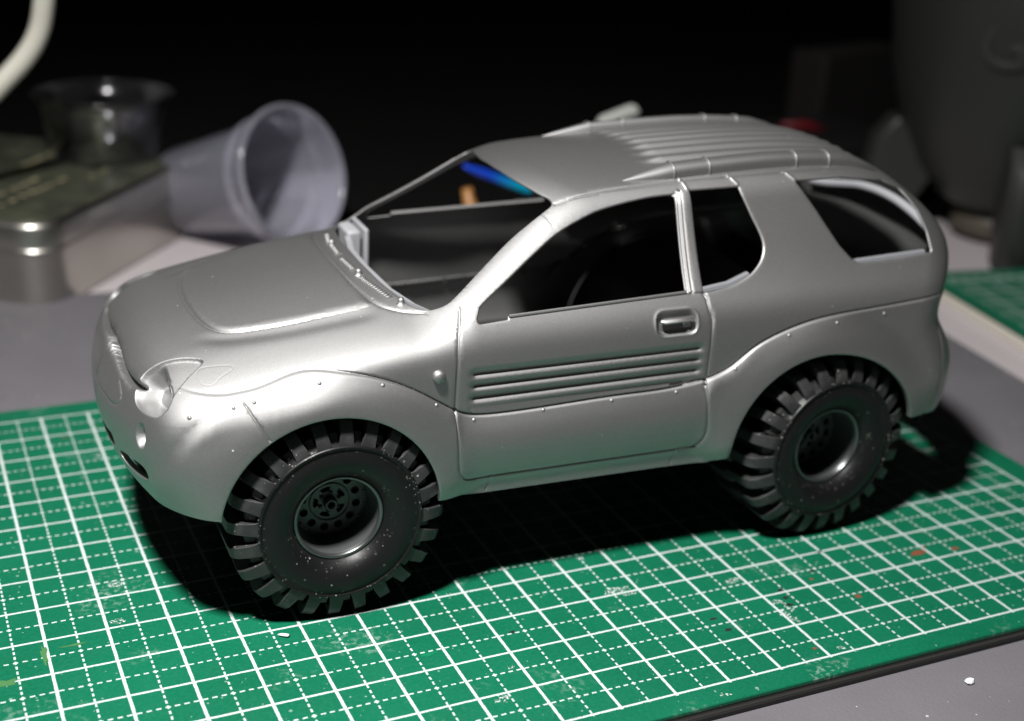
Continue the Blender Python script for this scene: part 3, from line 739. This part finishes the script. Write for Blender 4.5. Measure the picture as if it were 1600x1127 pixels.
    hol = [np.array(l) for l in loops[1:]]
    tr = [t for t in tr if not any(inpoly(vv[t].mean(0)[:1], vv[t].mean(0)[1:], h)[0] for h in hol)]
    rad = np.hypot(vv[:, 0], vv[:, 1]); yy = 7.0-.35*np.clip(1-np.abs(rad-3.55)/.25, 0, 1)*0
    n = len(vv); V = [(p[0], y_, p[1]) for p, y_ in zip(vv, yy)]+[(p[0], y_+.9, p[1]) for p, y_ in zip(vv, yy)]
    F = [tuple(t) for t in tr]+[tuple(i+n for i in t[::-1]) for t in tr]
    ec = {}
    for t in tr:
        for p, q in ((t[0], t[1]), (t[1], t[2]), (t[2], t[0])): ec.setdefault((min(p, q), max(p, q)), []).append((p, q))
    F += [(l[0][1], l[0][0], l[0][0]+n, l[0][1]+n) for l in ec.values() if len(l) == 1]
    d = put('rim_disc', V, F, RIMD, w); sharp(d, 30); d.location = (0, 1.5*MM, 0)
    v, f = spin([(3.62, 7.2), (3.55, 6.75), (3.4, 6.7), (3.3, 7.1)], 48); put('disc_ring', v, f, RIMD, d)
    v, f = spin([(5.9, 7.1), (5.75, 6.85), (5.6, 7.1)], 48); put('disc_ring', v, f, RIMD, d)
    v, f = spin([(.55, 6.4), (.62, 5.5), (1.05, 5.45), (1.15, 5.7), (1.2, 7.0)], 28); put('hub_cap', v, f, RIMD, d)
    v, f = spin([(.01, 7.1), (.56, 7.0)], 20); put('axle_end', v, f, BLACKPL, d)
    for k in range(6):
        a = 2*math.pi*k/6+.2; v, f = spin([(.01, 6.45), (.28, 6.5), (.34, 6.7), (.36, 7.1)], 10)
        put('wheel_nut', [(p[0]+1.75*math.cos(a), p[1], p[2]+1.75*math.sin(a)) for p in v], f, RIMD, d)
    for k in range(16):
        a = 2*math.pi*k/16; v, f = spin([(.01, 6.72), (.2, 6.75), (.24, 7.1)], 8)
        put('rim_bolt', [(p[0]+6.1*math.cos(a), p[1], p[2]+6.1*math.sin(a)) for p in v], f, RIMM, d)
    v, f = spin([(7.3, 9.6), (.01, 9.8)], 32); put('rim_back', v, [q[::-1] for q in f], BLACKPL, w)
    return w
def copy_tree(o, parent=None, loc=None):
    c = o.copy(); C.objects.link(c); c.parent = parent
    for ch in list(o.children): copy_tree(ch, c)
    return c
w0 = build_wheel()
k = 0
for X, rot in zip(WX, (.10, .55)):
    for sgn in (-1, 1):
        w = w0 if k == 0 else copy_tree(w0, car)
        w.parent = car; w.location = Vector((X, sgn*37.5, WR))*MM
        toe = math.radians(4.5) if X > 0 else 0
        w.rotation_euler = (0, rot+sgn*.3, toe) if sgn < 0 else (0, rot, math.pi-toe)
        k += 1
# ------------------------------------------------------------------ mats and table
ROT = math.radians(2.3); CR, SR = math.cos(ROT), math.sin(ROT)
def g2c(u, v): return (-1.51+u*CR-v*(-SR)*-1*-1, -74.18+u*SR+v*CR)
def uv2xy(u, v):   # mat coordinates (10 mm grid) to car coordinates; the mat is turned 2.3 degrees
    return (-1.51+u*CR-v*SR, -74.18+u*SR+v*CR)
def mat_green(name='cutting_mat_green', u0=-170.4, u1=110.4, v0=-.4, v1=140.4):
    mt = mat(name, (.0, .2, .09), .42, 0, .32)
    co = nd(mt, 'ShaderNodeTexCoord').outputs['Object']
    sc = nd(mt, 'ShaderNodeVectorMath', operation='SCALE'); lk(mt, co, sc.inputs[0]); sc.inputs['Scale'].default_value = 1000
    wob = nd(mt, 'ShaderNodeTexNoise'); wob.inputs['Scale'].default_value = .9; lk(mt, sc.outputs[0], wob.inputs['Vector'])
    sp = nd(mt, 'ShaderNodeSeparateXYZ'); lk(mt, sc.outputs[0], sp.inputs[0])
    u, v = sp.outputs[0], sp.outputs[1]
    u = math_n(mt, 'ADD', u, math_n(mt, 'MULTIPLY_ADD', wob.outputs['Fac'], .16, -.08)); v = math_n(mt, 'ADD', v, math_n(mt, 'MULTIPLY_ADD', wob.outputs['Fac'], .14, -.07))
    def line(c, period, off, width):
        a = math_n(mt, 'PINGPONG', math_n(mt, 'ADD', c, off), period/2)
        return math_n(mt, 'LESS_THAN', a, width/2)
    def dash(c, along):
        l = line(c, 10, 5, .32); d = line(along, 10/7, 5/7*0+5, .80)
        return math_n(mt, 'MULTIPLY', l, d)
    su = line(u, 10, 0, .52); sv = line(v, 10, 0, .45)
    dsh = math_n(mt, 'MAXIMUM', dash(u, v), dash(v, u))
    pr = math_n(mt, 'MAXIMUM', math_n(mt, 'MAXIMUM', su, sv), dsh)
    def rng_(c, lo, hi): return math_n(mt, 'MULTIPLY', math_n(mt, 'GREATER_THAN', c, lo), math_n(mt, 'LESS_THAN', c, hi))
    ins = math_n(mt, 'MULTIPLY', rng_(u, u0, u1), rng_(v, v0, v1))
    pr = math_n(mt, 'MULTIPLY', pr, ins)
    wear = ramp(mt, noise(mt, 2600, 3, co), .28, .40); pr = math_n(mt, 'MULTIPLY', pr, wear)
    g = mixc(mt, ramp(mt, noise(mt, 40, 4, co), .3, .7), (.001, .100, .048), (.002, .126, .063))
    fine = ramp(mt, noise(mt, 1500, 2, co), .35, .7); g = mixc(mt, math_n(mt, 'MULTIPLY', fine, .22), g, (.02, .19, .105))
    # scuffs: pale whitish patches and scattered lint
    sc1 = math_n(mt, 'MULTIPLY', ramp(mt, noise(mt, 55, 3, co), .60, .72), ramp(mt, noise(mt, 900, 4, co), .50, .62))
    g = mixc(mt, math_n(mt, 'MULTIPLY', sc1, .32), g, (.5, .62, .56))
    lint = specks(mt, 620, .2, .10); lint2 = specks(mt, 1300, .25, .10)
    g = mixc(mt, math_n(mt, 'MULTIPLY', math_n(mt, 'MAXIMUM', lint, lint2), .32), g, (.55, .68, .62))
    c = mixc(mt, pr, g, (.54, .60, .60))
    lk(mt, c, bsdf(mt).inputs['Base Color'])
    lk(mt, math_n(mt, 'MULTIPLY_ADD', noise(mt, 200, 2, co), .2, .36), bsdf(mt).inputs['Roughness'])
    bump(mt, noise(mt, 2600, 2, co), .22, .0002)
    return mt
MATG = mat_green()
MATB = mat('mat_edge_black', (.012, .012, .012), .6); MATM = mat('mat_core_grey', (.11, .105, .09), .7)
def slab(name, x0, x1, y0, y1, z0, z1, mt, parent, bw=.3):
    v, f = box(x0, x1, y0, y1, z0, z1); o = put(name, v, f, mt, None); sharp(o, 30); bev(o, bw); o.parent = parent; return o
gm = thing('cutting_mat', 'green cutting mat with white grid lines lying under the model car', 'cutting mat')
gm.location = Vector((-1.51, -74.18, 0))*MM; gm.rotation_euler = (0, 0, ROT)
slab('mat_top', -176, 117, -4.6, 146.5, -.9, 0, MATG, gm, .25)
slab('mat_core', -175.9, 116.9, -4.5, 146.4, -2.0, -.9, MATM, gm, .1)
slab('mat_base', -176, 117, -4.7, 146.5, -3.0, -2.0, MATB, gm, .25)
# punched holes, paint stains and scuffs on the mat are small flat marks of their own
DARK = mat('hole_black', (.006, .006, .006), .8)
def blot(u, v, ru, rv, mt, z=.05, seed=0, n=18):
    r_ = random.Random(seed); V = [(u, v, z)]; F = []
    for k in range(n):
        a = 2*math.pi*k/n; j = .55+.75*r_.random(); V.append((u+ru*j*math.cos(a), v+rv*j*math.sin(a), z))
    for k in range(n): F.append((0, 1+k, 1+(k+1) % n))
    return V, F
def marks(name, lst, mt):
    for i, (u, v, a, b) in enumerate(lst):
        q, f = blot(u, v, a, b, mt, .04, i*19+int(u*7))
        o = put(name, q, f, mt, None, smooth=False); o.parent = gm
marks('punched_hole', [(34.4, 20.7, .75, .45), (33.7, 18.2, .75, .42), (32.9, 15.9, .7, .4), (44, 24.4, .6, .42), (49.9, 30, .6, .36), (17.5, 16.8, .7, .36), (18.1, 12.9, .75, .42), (-17.2, 25.4, .6, .4), (.9, 32.5, .5, .34)], DARK)
marks('rust_stain', [(68, 22.8, 1.9, .8), (75.9, 21.8, 1.0, .6), (46.6, 14, .65, .5), (42.1, 22, .4, .3), (28.8, 2.8, .45, .35), (-76.5, 128.2, .5, .4), (70.4, 24.2, .5, .3)], mat('rust_paint', (.20, .055, .028), .6))
def scuff_mat():
    mt = mat('scuff_white', (.55, .6, .58), .7)
    n = noise(mt, 2600, 4); t = nd(mt, 'ShaderNodeBsdfTransparent'); mx = nd(mt, 'ShaderNodeMixShader')
    lk(mt, ramp(mt, n, .50, .60), mx.inputs[0]); lk(mt, t.outputs[0], mx.inputs[1]); lk(mt, bsdf(mt).outputs[0], mx.inputs[2])
    lk(mt, mx.outputs[0], mt.node_tree.nodes['Material Output'].inputs[0]); return mt
marks('scuff', [(31.6, 17.5, 1.3, .8), (30.3, 13.3, .9, 1.5), (31, 11.4, .8, 1.0), (32.4, 15.2, .8, 1.4), (33.2, 1.3, .9, .6), (28, 26.6, 2, .8), (6, 31, 2.6, 1.6), (7.7, 29.3, 1.8, .6), (5, 43.6, .8, .6), (-21.7, 16, .6, .5), (-26.5, 8.5, 1.3, 1), (-71.1, 116.9, .9, 1.0), (-76.5, 63.7, 1.6, .8), (-78, 51.5, 1.4, .9), (7.1, -3.1, 1.4, .4), (60, 20.5, .4, 1.8), (-68, 92, 1.6, .4)], scuff_mat())
marks('ink_smudge', [(-33, 24.1, 1.6, .45)], mat('dark_green_ink', (.0, .16, .07), .5))
marks('glue_stain', [(-90.5, 45.8, .5, 3.0), (-97, 40, 2.4, .8), (-69.3, 132, .7, .5), (-86, 47, 2.2, .3)], scuff_mat.__call__() if False else (lambda mt: mt)(mat('yellow_stain', (.05, .16, .05), .6)))
# loose crumbs
CRUMB = mat('white_crumb', (.75, .76, .78), .8)
def crumb(u, v, r, z, label, seed):
    rr = random.Random(seed); V = []; F = []
    n = 7
    for i in range(n):
        for k in range(5):
            th = math.pi*(k+.5)/5; a = 2*math.pi*i/n; j = r*(.7+.6*rr.random()); V.append((j*math.sin(th)*math.cos(a), j*math.sin(th)*math.sin(a), j*.7*math.cos(th)+r*.6))
    for i in range(n):
        for k in range(4): F.append((i*5+k, ((i+1) % n)*5+k, ((i+1) % n)*5+k+1, i*5+k+1))
    F.append(tuple(i*5 for i in range(n))[::-1]); F.append(tuple(i*5+4 for i in range(n)))
    x, y = uv2xy(u, v); o = put('crumb', V, F, CRUMB, None, smooth=False); o.location = Vector((x, y, z))*MM; tag(o, label, 'crumb'); return o
crumb(50.4, -11.6, .75, -3, 'white crumb on the grey desk mat in front of the green mat edge', 1)
v, f = tube([(-.9, .5, .15), (-.3, .1, .3), (.5, -.5, .35), (.9, -.1, .2)], [.18, .38, .42, .15], 6, flat=.5)
o = put('paper_scrap', v, f, CRUMB, None); x, y = uv2xy(-53.4, 37.6); o.location = Vector((x, y, .05))*MM; tag(o, 'tiny white paper scrap lying on the green mat beside the front tyre', 'scrap')

def grey_mat():
    mt = mat('grey_desk_mat', (.1, .09, .11), .55)
    c = mixc(mt, ramp(mt, noise(mt, 30, 4), .3, .7), (.128, .121, .132), (.158, .149, .162))
    l = math_n(mt, 'MAXIMUM', specks(mt, 520, .16, .22), specks(mt, 160, .06, .10))
    st = ramp(mt, noise(mt, 120, 3), .68, .74)
    c = mixc(mt, math_n(mt, 'MULTIPLY', st, .3), c, (.10, .07, .04)); c = mixc(mt, math_n(mt, 'MULTIPLY', l, .8), c, (.6, .6, .62))
    lk(mt, c, bsdf(mt).inputs['Base Color']); bump(mt, noise(mt, 1800, 3), .35, .0003); return mt
A = math.radians(-4.7); 
v = []; 
ca, sa = math.cos(A), math.sin(A)
def gm2(a, b): return (164.8+a*ca-b*sa, 136+a*sa+b*ca)
base = [gm2(-560, 0), gm2(0, 0), gm2(0, -420), gm2(-560, -420)]
v = [(x, y, -3) for x, y in base]+[(x, y, -4.6) for x, y in base]
o = put('desk_mat', v, [(0, 3, 2, 1), (4, 5, 6, 7), (0, 1, 5, 4), (1, 2, 6, 5), (2, 3, 7, 6), (3, 0, 4, 7)], grey_mat(), None); sharp(o, 30); bev(o, .4)
tag(o, 'dark purplish grey desk mat with lint spread under the green cutting mat', 'desk mat')
def table_mat():
    mt = mat('table_top', (.6, .55, .56), .5)
    c = mixc(mt, ramp(mt, noise(mt, 14, 4), .3, .7), (.50, .455, .465), (.58, .53, .54)); lk(mt, c, bsdf(mt).inputs['Base Color']); return mt
v, f = box(-700, 900, -600, 640, -24.6, -4.6); o = put('table_top', v, f, table_mat(), None); o['kind'] = 'structure'; sharp(o, 30)
# ------------------------------------------------------------------ things at the back of the desk
def place(o, loc, rz=0): o.location = Vector(loc)*MM; o.rotation_euler = (0, 0, rz); return o
def rrect(hx, hy, r, n=8):
    out = []
    for cx_, cy_, a0 in ((hx-r, hy-r, 0), (-hx+r, hy-r, 90), (-hx+r, -hy+r, 180), (hx-r, -hy+r, 270)):
        for k in range(n+1): a = math.radians(a0+90*k/n); out.append((cx_+r*math.cos(a), cy_+r*math.sin(a)))
    return out
def loft(secs, cap0=True, cap1=True):
    n = len(secs[0]); V = [p for s in secs for p in s]; F = []
    for i in range(len(secs)-1):
        for k in range(n): l = (k+1) % n; F.append((i*n+k, i*n+l, (i+1)*n+l, (i+1)*n+k))
    if cap0: F.append(tuple(range(n))[::-1])
    if cap1: F.append(tuple((len(secs)-1)*n+k for k in range(n)))
    return V, F
def tin_metal():
    mt = mat('tin_metal', (.5, .48, .45), .34, 1)
    c = mixc(mt, ramp(mt, noise(mt, 30, 3), .3, .7), (.46, .44, .40), (.56, .54, .50)); lk(mt, c, bsdf(mt).inputs['Base Color']); return mt
TINM = tin_metal()
def tin_print():
    mt = mat('tin_lid_print', (.05, .055, .045), .35, .6)
    w = nd(mt, 'ShaderNodeTexNoise'); co = nd(mt, 'ShaderNodeTexCoord').outputs['Object']
    a = ramp(mt, noise(mt, 70, 4, co), .35, .65); b = ramp(mt, noise(mt, 260, 3, co), .45, .60)
    c = mixc(mt, a, (.075, .085, .065), (.17, .18, .125)); c = mixc(mt, math_n(mt, 'MULTIPLY', b, .25), c, (.30, .31, .22))
    lk(mt, c, bsdf(mt).inputs['Base Color']); return mt
tin = thing('metal_tin', 'flat metal tin with a dark printed lid and gold lettering, left rear', 'tin')
ta = math.radians(54)
tx, ty = math.cos(ta), math.sin(ta)
# local x runs along the visible long side, local y to the left rear; near corner of the tin at the local (-hx, -hy)
HX, HY = 47, 62
cxn, cyn = -78+HX*tx-HY*(ty)*1.0, 144+HX*ty+HY*tx
place(tin, (cxn, cyn, -4.6), ta)
def ring(hx, hy, r, z): return [(x, y, z) for x, y in rrect(hx, hy, r)]
def tin_put(name, vf, mt, parent=tin, ang=40):
    o = put(name, vf[0], vf[1], mt, None); sharp(o, ang); o.parent = parent; return o
tin_put('tin_body', loft([ring(HX-1, HY-1, 9.5, 0), ring(HX-.4, HY-.4, 10.0, .8), ring(HX-.4, HY-.4, 10.0, 17)]), TINM)
tin_put('rolled_rim', loft([ring(HX-.2, HY-.2, 10.2, 16.2), ring(HX+.5, HY+.5, 10.5, 16.5), ring(HX+.6, HY+.6, 10.5, 17), ring(HX+.4, HY+.4, 10.5, 17.5), ring(HX, HY, 10.3, 17.7)], False, False), TINM)
lid = tin_put('lid', loft([ring(HX+.2, HY+.2, 10.5, 17.4), ring(HX+.2, HY+.2, 10.5, 23.2), ring(HX-.3, HY-.3, 10.1, 24.3), ring(HX-1.5, HY-1.5, 9.1, 24.9), ring(HX-2.6, HY-2.6, 8.1, 24.6)], False, True), TINM)
tin_put('lid_print', loft([ring(HX-2.7, HY-2.7, 8.0, 24.5), ring(HX-2.8, HY-2.8, 7.9, 24.75)], False, True), tin_print(), lid)
# gold lettering lines on the lid: worn and out of focus, built as rows of short strokes
GOLD = mat('gold_print', (.62, .55, .34), .4, .4)
rs = random.Random(7); V = []; F = []
for (x0, y0, L, hgt) in ((-33, -40, 34, 2.6), (-24, -33, 22, 2.2), (-36, -22, 18, 4), (-14, -22, 20, 4), (-28, -8, 16, 4), (-8, -8, 18, 3.6), (-38, 4, 22, 3), (6, -46, 22, 2), (-14, 12, 18, 3.4), (10, -20, 20, 2.6)):
    q = 0
    while q < L:
        w_ = .8+1.6*rs.random(); hh = hgt*(.5+.5*rs.random()); b = len(V); z = 24.82
        V += [(x0+q, y0, z), (x0+q+w_, y0, z), (x0+q+w_+.3, y0+hh, z), (x0+q+.3, y0+hh, z)]; F.append((b, b+1, b+2, b+3)); q += w_+.5+.7*rs.random()+(2.6 if rs.random() < .28 else 0)
tin_put('lettering', (V, F), GOLD, lid)
# clear cup standing on the tin
def clear(name, tint, rough=.08, alpha=.3, milky=.25):
    mt = bpy.data.materials.new(name); mt.use_nodes = True; nt = mt.node_tree; b = bsdf(mt)
    b.inputs['Base Color'].default_value = (*tint, 1); b.inputs['Roughness'].default_value = rough
    tr = nd(mt, 'ShaderNodeBsdfTransparent'); tr.inputs[0].default_value = (.95, .95, .97, 1)
    tl = nd(mt, 'ShaderNodeBsdfTranslucent'); tl.inputs[0].default_value = (*tint, 1)
    gl = nd(mt, 'ShaderNodeBsdfGlossy'); gl.inputs['Roughness'].default_value = rough; gl.inputs[0].default_value = (1, 1, 1, 1)
    df = nd(mt, 'ShaderNodeBsdfDiffuse'); df.inputs[0].default_value = (*tint, 1)
    m1 = nd(mt, 'ShaderNodeMixShader'); m1.inputs[0].default_value = .5; lk(mt, tl.outputs[0], m1.inputs[1]); lk(mt, df.outputs[0], m1.inputs[2])
    m2 = nd(mt, 'ShaderNodeMixShader'); m2.inputs[0].default_value = milky; lk(mt, tr.outputs[0], m2.inputs[1]); lk(mt, m1.outputs[0], m2.inputs[2])
    fr = nd(mt, 'ShaderNodeFresnel'); fr.inputs[0].default_value = 1.45
    m3 = nd(mt, 'ShaderNodeMixShader'); lk(mt, fr.outputs[0], m3.inputs[0]); lk(mt, m2.outputs[0], m3.inputs[1]); lk(mt, gl.outputs[0], m3.inputs[2])
    lk(mt, m3.outputs[0], nt.nodes['Material Output'].inputs[0]); return mt
CLEARB = clear('clear_plastic', (.6, .62, .68), .16, milky=.012)
MILKY = clear('milky_plastic', (.72, .72, .84), .12, milky=.42)
v, f = lathe([(.01, 0), (16, 0), (16.4, .4), (19.5, 15), (20.6, 19.3), (21.9, 20.0), (22.4, 20.5), (22, 21), (20.9, 20.6), (19.2, 15.2), (16, .9), (.01, .7)], 72)
o = put('plastic_cup', v, f, CLEARB, None); place(o, (-52.5, 223, 20.4)); tag(o, 'shallow clear plastic cup standing on the dark lid of the tin', 'plastic cup')
# translucent cup lying on its side
cup = thing('plastic_cup', 'translucent plastic cup with a beaded rim tipped over on its side', 'plastic cup')
m0 = Vector((-1.9, 174, 23.7)); ax = Vector((.49, -.82, .29)).normalized(); b0 = m0-ax*54
cup.location = b0*MM; cup.rotation_mode = 'QUATERNION'; cup.rotation_quaternion = ax.to_track_quat('Z', 'Y')
v, f = lathe([(.01, .9), (12.6, .9), (13.6, .1), (14.6, .5), (15.1, 2), (17.8, 40), (18.2, 41.6), (19.3, 42.2), (19.6, 43.2), (19.4, 44.4), (19.2, 47.4), (20.1, 48.6), (20.4, 50.6), (21.2, 51.6), (21.9, 52.6), (21.6, 53.8), (20.6, 54.2), (20.0, 53.2), (19.8, 50.6), (18.6, 47.4), (18.3, 42.8), (17.3, 40.4), (14.6, 2.4), (13.2, 1.6), (.01, 1.6)], 96)
o = put('cup_wall', v, f, MILKY, None); o.parent = cup
# pale bent cable or lamp arm at upper left
v, f = tube(catmull([(-69, 178, 98), (-69.8, 179, 86), (-71, 180, 76), (-73, 181, 67), (-77.5, 181, 59.5), (-86, 180, 51), (-97, 179, 40), (-112, 176, 20), (-124, 174, -4)], 2), 2.9, 18)
o = put('lamp_arm', v, f, mat('ivory_plastic', (.62, .60, .52), .4), None); tag(o, 'bent ivory rod rising past the upper left edge behind the tin', 'rod')
# big dark vessel on pointed feet at the right
VAS = mat('dark_olive_plastic', (.022, .0235, .022), .45)
vas = thing('dark_vessel', 'big dark grey rounded vessel with raised lettering and pointed feet at right', 'vessel'); place(vas, (248, 142, -4.6))
v, f = lathe([(.01, 10), (14, 10.5), (23, 15), (32, 26), (40, 42), (45, 60), (48, 82), (48.5, 104), (47, 128), (43, 150), (36, 168), (25, 180), (.01, 186)], 72); o = put('vessel_body', v, f, VAS, None); o.parent = vas
v, f = lathe([(.01, 0), (9.5, 0), (17, 3), (17, 9), (13, 13), (.01, 14)], 48); o = put('base_ring', v, f, mat('base_brown', (.085, .075, .055), .5), None); o.parent = vas
for a in (-124, -34, 56, 146):
    q = math.radians(a); ca_, sa_ = math.cos(q), math.sin(q)
    prof = [(29, 20), (37, 36), (43, 42), (49, 34), (52, 14), (49, 0), (40, 0)]; V = []; F = []
    for wd, dr in ((-7, -3), (-2.5, 0), (2.5, 0), (7, -3)):
        for r_, z_ in prof: V.append(((r_+dr)*ca_-wd*sa_, (r_+dr)*sa_+wd*ca_, z_))
    n = len(prof)
    for i in range(3):
        for k in range(n): l = (k+1) % n; F.append((i*n+k, i*n+l, (i+1)*n+l, (i+1)*n+k))
    F += [tuple(range(n))[::-1], tuple(3*n+k for k in range(n))]
    o = put('pointed_foot', V, F, VAS, None); sharp(o, 25); bev(o, 1.2); o.parent = vas
# raised letters on the vessel
def emboss(ch, ang, z):
    cu = bpy.data.curves.new('letter', 'FONT'); cu.body = ch; cu.size = .022; cu.extrude = .0008; cu.bevel_depth = .0003; cu.align_x = 'CENTER'
    t = bpy.data.objects.new('letter', cu); C.objects.link(t)
    bpy.context.view_layer.update(); me = bpy.data.meshes.new_from_object(t.evaluated_get(bpy.context.evaluated_depsgraph_get())); bpy.data.objects.remove(t); bpy.data.curves.remove(cu)
    o = bpy.data.objects.new('raised_letter', me); C.objects.link(o); me.materials.clear(); me.materials.append(VAS); o.parent = vas
    q = math.radians(ang); r_ = 46.2; o.location = Vector((r_*math.cos(q), r_*math.sin(q), z))*MM; o.rotation_euler = (math.pi/2, 0, q+math.pi/2); return o
for ch, ang in (('G', -142), ('O', -122)): emboss(ch, ang, 66)
# second green mat on a white board, right rear
m2 = thing('cutting_mat', 'second green cutting mat lying on a white board at the right rear', 'cutting mat')
m2.location = Vector((181.5, 101, 0))*MM; m2.rotation_euler = (0, 0, math.radians(-7.5))
slab('mat_top', 0, 280, -210, 0, -1.0, .0, mat_green('second_mat_green', 3.1, 270, -200, -9.6), m2, .3)
slab('mat_base', .1, 280, -209.9, -.1, -1.5, -1.0, MATB, m2, .2)
SMEAR = mat('white_print', (.55, .66, .62), .5)
for i in range(34):   # small white measurements printed along the far margin
    if i % 4 == 3: continue
    u = 6+i*1.05; V = [(u, -8.2, .03), (u+.7, -8.2, .03), (u+.7, -6.4, .03), (u, -6.4, .03)]
    o = put('print_mark', V, [(0, 1, 2, 3)], SMEAR, None, smooth=False); o.parent = m2
bd = thing('white_board', 'off white board lying under the second green mat at the right rear', 'board'); bd.location = Vector((181.5, 101, 0))*MM; bd.rotation_euler = (0, 0, math.radians(-7.5))
slab('board_panel', -.3, 290, -215, .3, -4.6, -1.5, mat('board_white', (.62, .58, .50), .6), bd, .4)
# black cloth added to darken the rear desk, and the dark wall behind
V = []; F = []; xs_ = np.linspace(-560, 800, 60); rc = random.Random(3)
edge = np.interp(xs_, [-560, -60, -10, 25, 60, 130, 215, 330, 800], [240, 236, 222, 196, 186, 178, 182, 200, 215])
for i, X in enumerate(xs_):
    for j, t in enumerate(np.linspace(0, 1, 14)):
        Y = edge[i]+t*(660-edge[i]); V.append((X, Y, -4.4+(0 if j == 0 else 2.4+1.0*math.sin(X*.045+j*1.7)+.8*math.sin(X*.11-j))))
for i in range(59):
    for j in range(13): b = i*14+j; F.append((b, b+14, b+15, b+1))
o = put('darkening_cloth', V, F, mat('darkening_felt', (.006, .006, .006), .95, 0, .1), None); tag(o, 'black cloth added over the rear of the desk to make it dark', 'cloth')
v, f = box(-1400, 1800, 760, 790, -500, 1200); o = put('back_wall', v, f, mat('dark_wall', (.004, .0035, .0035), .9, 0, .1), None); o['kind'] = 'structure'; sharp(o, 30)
# clutter in the dark behind the car
CLIPM = mat('pale_clip_plastic', (.55, .56, .52), .4)
clip = thing('clip', 'pale grey plastic clip standing up behind the roof', 'clip'); place(clip, (88, 140, 0))
v, f = loft([[(-5, -1.5, 30), (-1, -1.5, 30), (-1, 1.5, 30), (-5, 1.5, 30)], [(-5, -1.5, 42), (-.5, -1.5, 42.5), (-.5, 1.5, 42.5), (-5, 1.5, 42)], [(-3.6, -1.5, 45.2), (-1, -1.5, 44), (-1, 1.5, 44), (-3.6, 1.5, 45.2)]])
v2, f2 = loft([[(-3.6, -1.5, 45.2), (-3.6, 1.5, 45.2), (-1.8, 1.5, 42.7), (-1.8, -1.5, 42.7)], [(6, -1.5, 48.4), (6, 1.5, 48.4), (8.3, 1.5, 45.6), (8.3, -1.5, 45.6)], [(7.6, -1.5, 48.6), (7.6, 1.5, 48.6), (9.2, 1.5, 46.6), (9.2, -1.5, 46.6)]])
o = put('clip_post', v, f, CLIPM, None); sharp(o, 40); o.parent = clip; bev(o, .5)
o = put('clip_jaw', v2, f2, CLIPM, None); sharp(o, 40); o.parent = clip; bev(o, .5)
v, f = box(-8, 4, -5, 5, -4.6, 30.5); o = put('clip_base', v, f, BLACKPL, None); sharp(o, 30); o.parent = clip; bev(o, 1)
# marker with a bright blue iridescent barrel
def blue():
    mt = mat('blue_gloss', (.01, .09, .75), .25, .3); co = nd(mt, 'ShaderNodeTexCoord').outputs['Object']; sp = nd(mt, 'ShaderNodeSeparateXYZ'); lk(mt, co, sp.inputs[0])
    c = mixc(mt, ramp(mt, sp.outputs[2], .006, .016), (.015, .09, .85), (.0, .5, .8)); lk(mt, c, bsdf(mt).inputs['Base Color']); return mt
pen = thing('marker_pen', 'bright blue marker pen leaning in the dark behind the car', 'pen'); 
p0, p1 = Vector((43.0, 140, 31.2)), Vector((62, 141, 23.5)); pen.location = p0*MM; pen.rotation_mode = 'QUATERNION'; pen.rotation_quaternion = (p1-p0).to_track_quat('Z', 'Y')
v, f = lathe([(.01, -3), (.5, -2.6), (1.0, .5), (1.3, 4), (1.35, 20), (1.3, 21)], 24); o = put('pen_barrel', v, f, blue(), None); o.parent = pen
v, f = lathe([(1.7, 21), (1.9, 22), (1.9, 52), (1.5, 53), (.01, 53)], 24); o = put('pen_cap', v, f, BLACKPL, None); o.parent = pen
v, f = tube([(45.5, 150, 22.5), (48.5, 150, 10), (50.5, 150, -2)], [1.6, 2.6, 3.2], 14); o = put('brush_handle', v, f, mat('orange_wood', (.42, .19, .05), .4), None); tag(o, 'orange wooden handle seen through the windscreen opening', 'handle')
v, f = tube([(44.2, 147, 12.8), (48.6, 147, 14.2)], [2.6, 2.4], 16); o = put('bottle_cap', v, f, mat('cap_white', (.72, .73, .70), .35), None); sharp(o, 50); bev(o, .6); tag(o, 'small white cap lying beside the orange wooden handle', 'cap')
v, f = lathe([(.01, 5.8), (3.0, 5.6), (4.2, 4.2), (4.6, 1.5), (4.4, -2.5), (3.2, -5), (.01, -5.4)], 10); o = put('foam_block', v, f, mat('foam_white', (.8, .8, .8), .6), None); place(o, (57.5, 134, 15.6)); sharp(o, 35); tag(o, 'rounded white lump behind the car near the windscreen edge', 'lump')
v, f = box(-16, 16, -8, 8, 0, 14.8); o = put('storage_box', v, f, mat('black_card', (.02, .02, .02), .5), None); sharp(o, 30); bev(o, 1.5); place(o, (62, 150, -4.6), .2); tag(o, 'low black box holding up the white lump behind the car', 'box')
v, f = box(-30, 30, -10, 10, 0, 42); o = put('paper_box', v, f, mat('dark_brown_card', (.006, .004, .0035), .8), None); sharp(o, 30); bev(o, 1.2); place(o, (290, 300, -4.6), .3); tag(o, 'dark brown carton in the shadows at the rear right', 'carton')
v, f = tube([(214, 236, 17.5), (226, 236, 17), (236, 235, 14)], [1.2, 2.0, 1.3], 12); o = put('red_tool', v, f, mat('red_grip', (.16, .008, .014), .5), None); tag(o, 'small dim red grip lying in the dark behind the tailgate', 'tool')
v, f = box(170, 262, 215, 260, -4.6, 15); o = put('tool_tray', v, f, BLACKPL, None); sharp(o, 30); bev(o, 2); tag(o, 'black tray under the red grip in the dark', 'tray')
